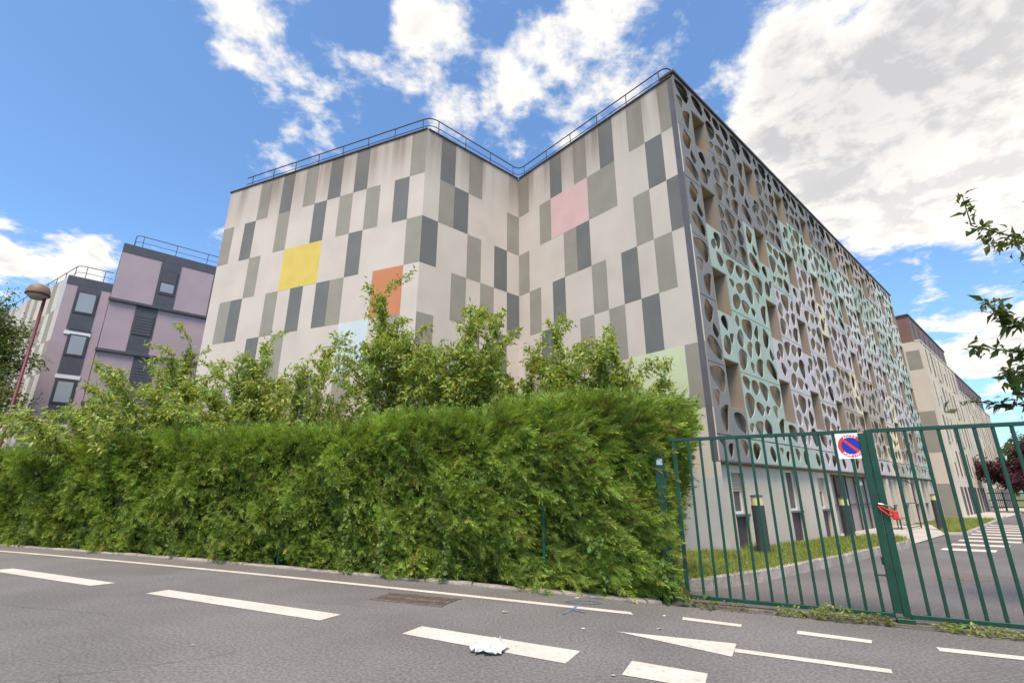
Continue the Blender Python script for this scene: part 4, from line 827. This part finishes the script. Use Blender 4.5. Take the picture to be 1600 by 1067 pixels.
grass(kl + [(10.8, 17.4), (8, 15.1), (5.5, 13.1), (3.6, 13.4), (2.6, 11), (2.2, 9.2)], 34000, .15, .07, 'green grass growing on the strip before the screen facade')
grass(l2, 14000, .05, .09, 'green grass growing on the far patch past the path')
# ---------------------------------------------------------------- weeds, creepers, litter
def weed(p, r, h, n, label, ll=.06, col=(.26, .31, .07), z0=.0):
    t = empty('weed', (p[0], p[1], z0), label, 'weed', 'weeds in the joint under the gate'); a = rng.uniform(0, 2 * math.pi, n); q = np.sqrt(rng.uniform(0, 1, n)) * r
    P = np.stack([p[0] + np.cos(a) * q * 1.6 * .88, p[1] + np.sin(a) * q * .6 - np.cos(a) * q * .75, z0 + h * rng.uniform(.1, 1, n) * (1 - .5 * q / r)], 1); A = np.stack([np.cos(a), np.sin(a), rng.uniform(-.1, .8, n)], 1) + rng.normal(0, .3, (n, 3)); Ls = ll * rng.uniform(.5, 1.3, n)
    V, T, c_ = leaves(P, A, Ls, Ls * .5, jitter(col, n)); np_mesh('leaves', V, T, c_, M_GRASS, t)
    sm = MB()
    for i in range(5): b = 2 * math.pi * i / 5; sm.tube([(p[0], p[1], z0 - .01), (p[0] + math.cos(b) * r * .5, p[1] + math.sin(b) * r * .35, z0 + h * .8)], .003, 4)
    sm.build('stem', mat('weed_stem', lin(112, 116, 60), .8), t)
weed((2.66, 7.72), .13, .16, 16, 'broad-leaved rosette weed before the gate next to the hedge post', .17, (.17, .21, .06))
weed((3.05, 7.52), .22, .14, 60, 'thin straggly dry weed by the hedge end of the gate', .05, (.17, .16, .06))
weed((3.66, 7.2), .12, .15, 90, 'small leafy weed under the bars of the gate leaf with the sign', .05)
weed((3.92, 7.1), .09, .09, 50, 'smallest weed under the gate leaf with the sign', .05)
weed((4.12, 6.94), .17, .22, 240, 'bushy weed left of the gate stop block', .05)
weed((4.5, 6.78), .13, .14, 130, 'flat yellowish weed right beside the gate stop block', .05, (.19, .2, .035))
weed((5.38, 6.3), .26, .12, 320, 'long low mat of weeds under the gate leaf without a sign', .05)
def creeper(x, h, label, n=26, col=(.18, .25, .06)):
    t = empty('creeper', (x, yk(x, 9.2), 0), label, 'creeper', 'bindweed climbing the hedge'); zs = np.linspace(.06, h, n); k = rough(zs * 3, zs, zs + x) * .06
    fr = .02 - .16; P = np.stack([x + k + .1 * np.sin(zs * 2 + x), yk(x, 9.12) - .06 - .22 * np.clip(zs, 0, 1) + k * .4, zs], 1)
    MB().tube([tuple(p) for p in P], .004, 4).build('stem', mat('weed_stem', lin(112, 116, 60)), t); Pq = np.repeat(P, 3, 0) + rng.normal(0, .035, (3 * n, 3)); A = rng.normal(0, .6, (3 * n, 3)); A[:, 1] -= .8; A[:, 2] -= .5; Ls = rng.uniform(.05, .10, 3 * n)
    V, T, c_ = leaves(Pq, A, Ls, Ls * .8, jitter(col, 3 * n, .18)); np_mesh('leaves', V, T, c_, M_LEAF, t)
creeper(-3.25, 1.15, 'pale creeper twisting up the middle of the hedge'); creeper(-2.45, 1.1, 'second pale creeper, next to the drain grating'); creeper(-1.15, 1.0, 'creeper with heart-shaped leaves left of the bare fence post', 34, (.14, .2, .045)); creeper(-1.7, .5, 'short yellowing creeper at the foot of the hedge', 12, (.26, .24, .05)); creeper(1.35, .95, 'creeper at the hedge foot near the gate post', 26, (.12, .2, .04)); creeper(2.2, .6, 'ivy-like creeper round the foot of the gate post', 26, (.11, .18, .03)); creeper(-8.3, 1.0, 'leafy creeper in the hedge behind the long lane dash', 24, (.14, .2, .05)); creeper(-14.6, 2.2, 'tall creeper covering the hedge below the street lamp', 60, (.13, .19, .05))
# crumpled paper on the road
pp = MB(); n = 9; rs = random.Random(9); idx = {}
for i in range(n):
    for j in range(n):
        u, v = i / (n - 1) - .5, j / (n - 1) - .5; e = max(abs(u), abs(v)) * 2
        idx[i, j] = len(pp.v); pp.v.append((-.24 + u * .32 + v * .08 + rs.gauss(0, .014), 5.70 + v * .27 - u * .1 + rs.gauss(0, .014), .011 + max(0, rs.gauss(.04, .035)) * (1.3 - e * .7) + (.05 if (i >= 6 and j >= 6) else 0) * rs.random()))
for i in range(n - 1):
    for j in range(n - 1):
        if (i, j) in ((0, 0), (0, 7), (7, 0), (0, 3), (3, 0), (4, 7)): continue
        pp.f.append((idx[i, j], idx[i + 1, j], idx[i + 1, j + 1], idx[i, j + 1]))
pw = pp.build('crumpled_paper', mat('paper', lin(206, 210, 198), .7, .16, 25)); tag(pw, 'crumpled white paper tissue lying on a white lane dash', 'litter')
yl = MB(); yl.hexa([(-11.62, 14.62, .0), (-11.28, 14.42, .0), (-11.16, 14.60, .0), (-11.5, 14.8, .0), (-11.5, 14.62, .13), (-11.2, 14.44, .17), (-11.1, 14.6, .19), (-11.4, 14.8, .15)]); yo = yl.build('yellow_block', mat('yellow_plastic', lin(196, 160, 74), .6, .15, 8), None, .02); tag(yo, 'yellow plastic block lying on the edging below the hedge', 'block')
bits = MB()
for (x, y) in ((.85, 6.55), (1.75, 6.55), (-.1, 7.4), (1.0, 8.35), (.9, 5.0), (-6.5, 10.2), (-3.4, 5.9), (2.0, 7.2), (-.9, 4.6)):
    k = rs.uniform(.015, .04); bits.add([(x + k * math.cos(a) * rs.uniform(.6, 1.4), y + k * math.sin(a) * rs.uniform(.6, 1.4), .006 + rs.uniform(0, .012)) for a in (0, 1.2, 2.5, 3.8, 5.1)], [(0, 1, 2, 3, 4)])
tag(bits.build('litter_scraps', mat('scraps', lin(206, 196, 178), .9)), 'scattered small scraps of dry litter on the asphalt', 'litter', kind='stuff')
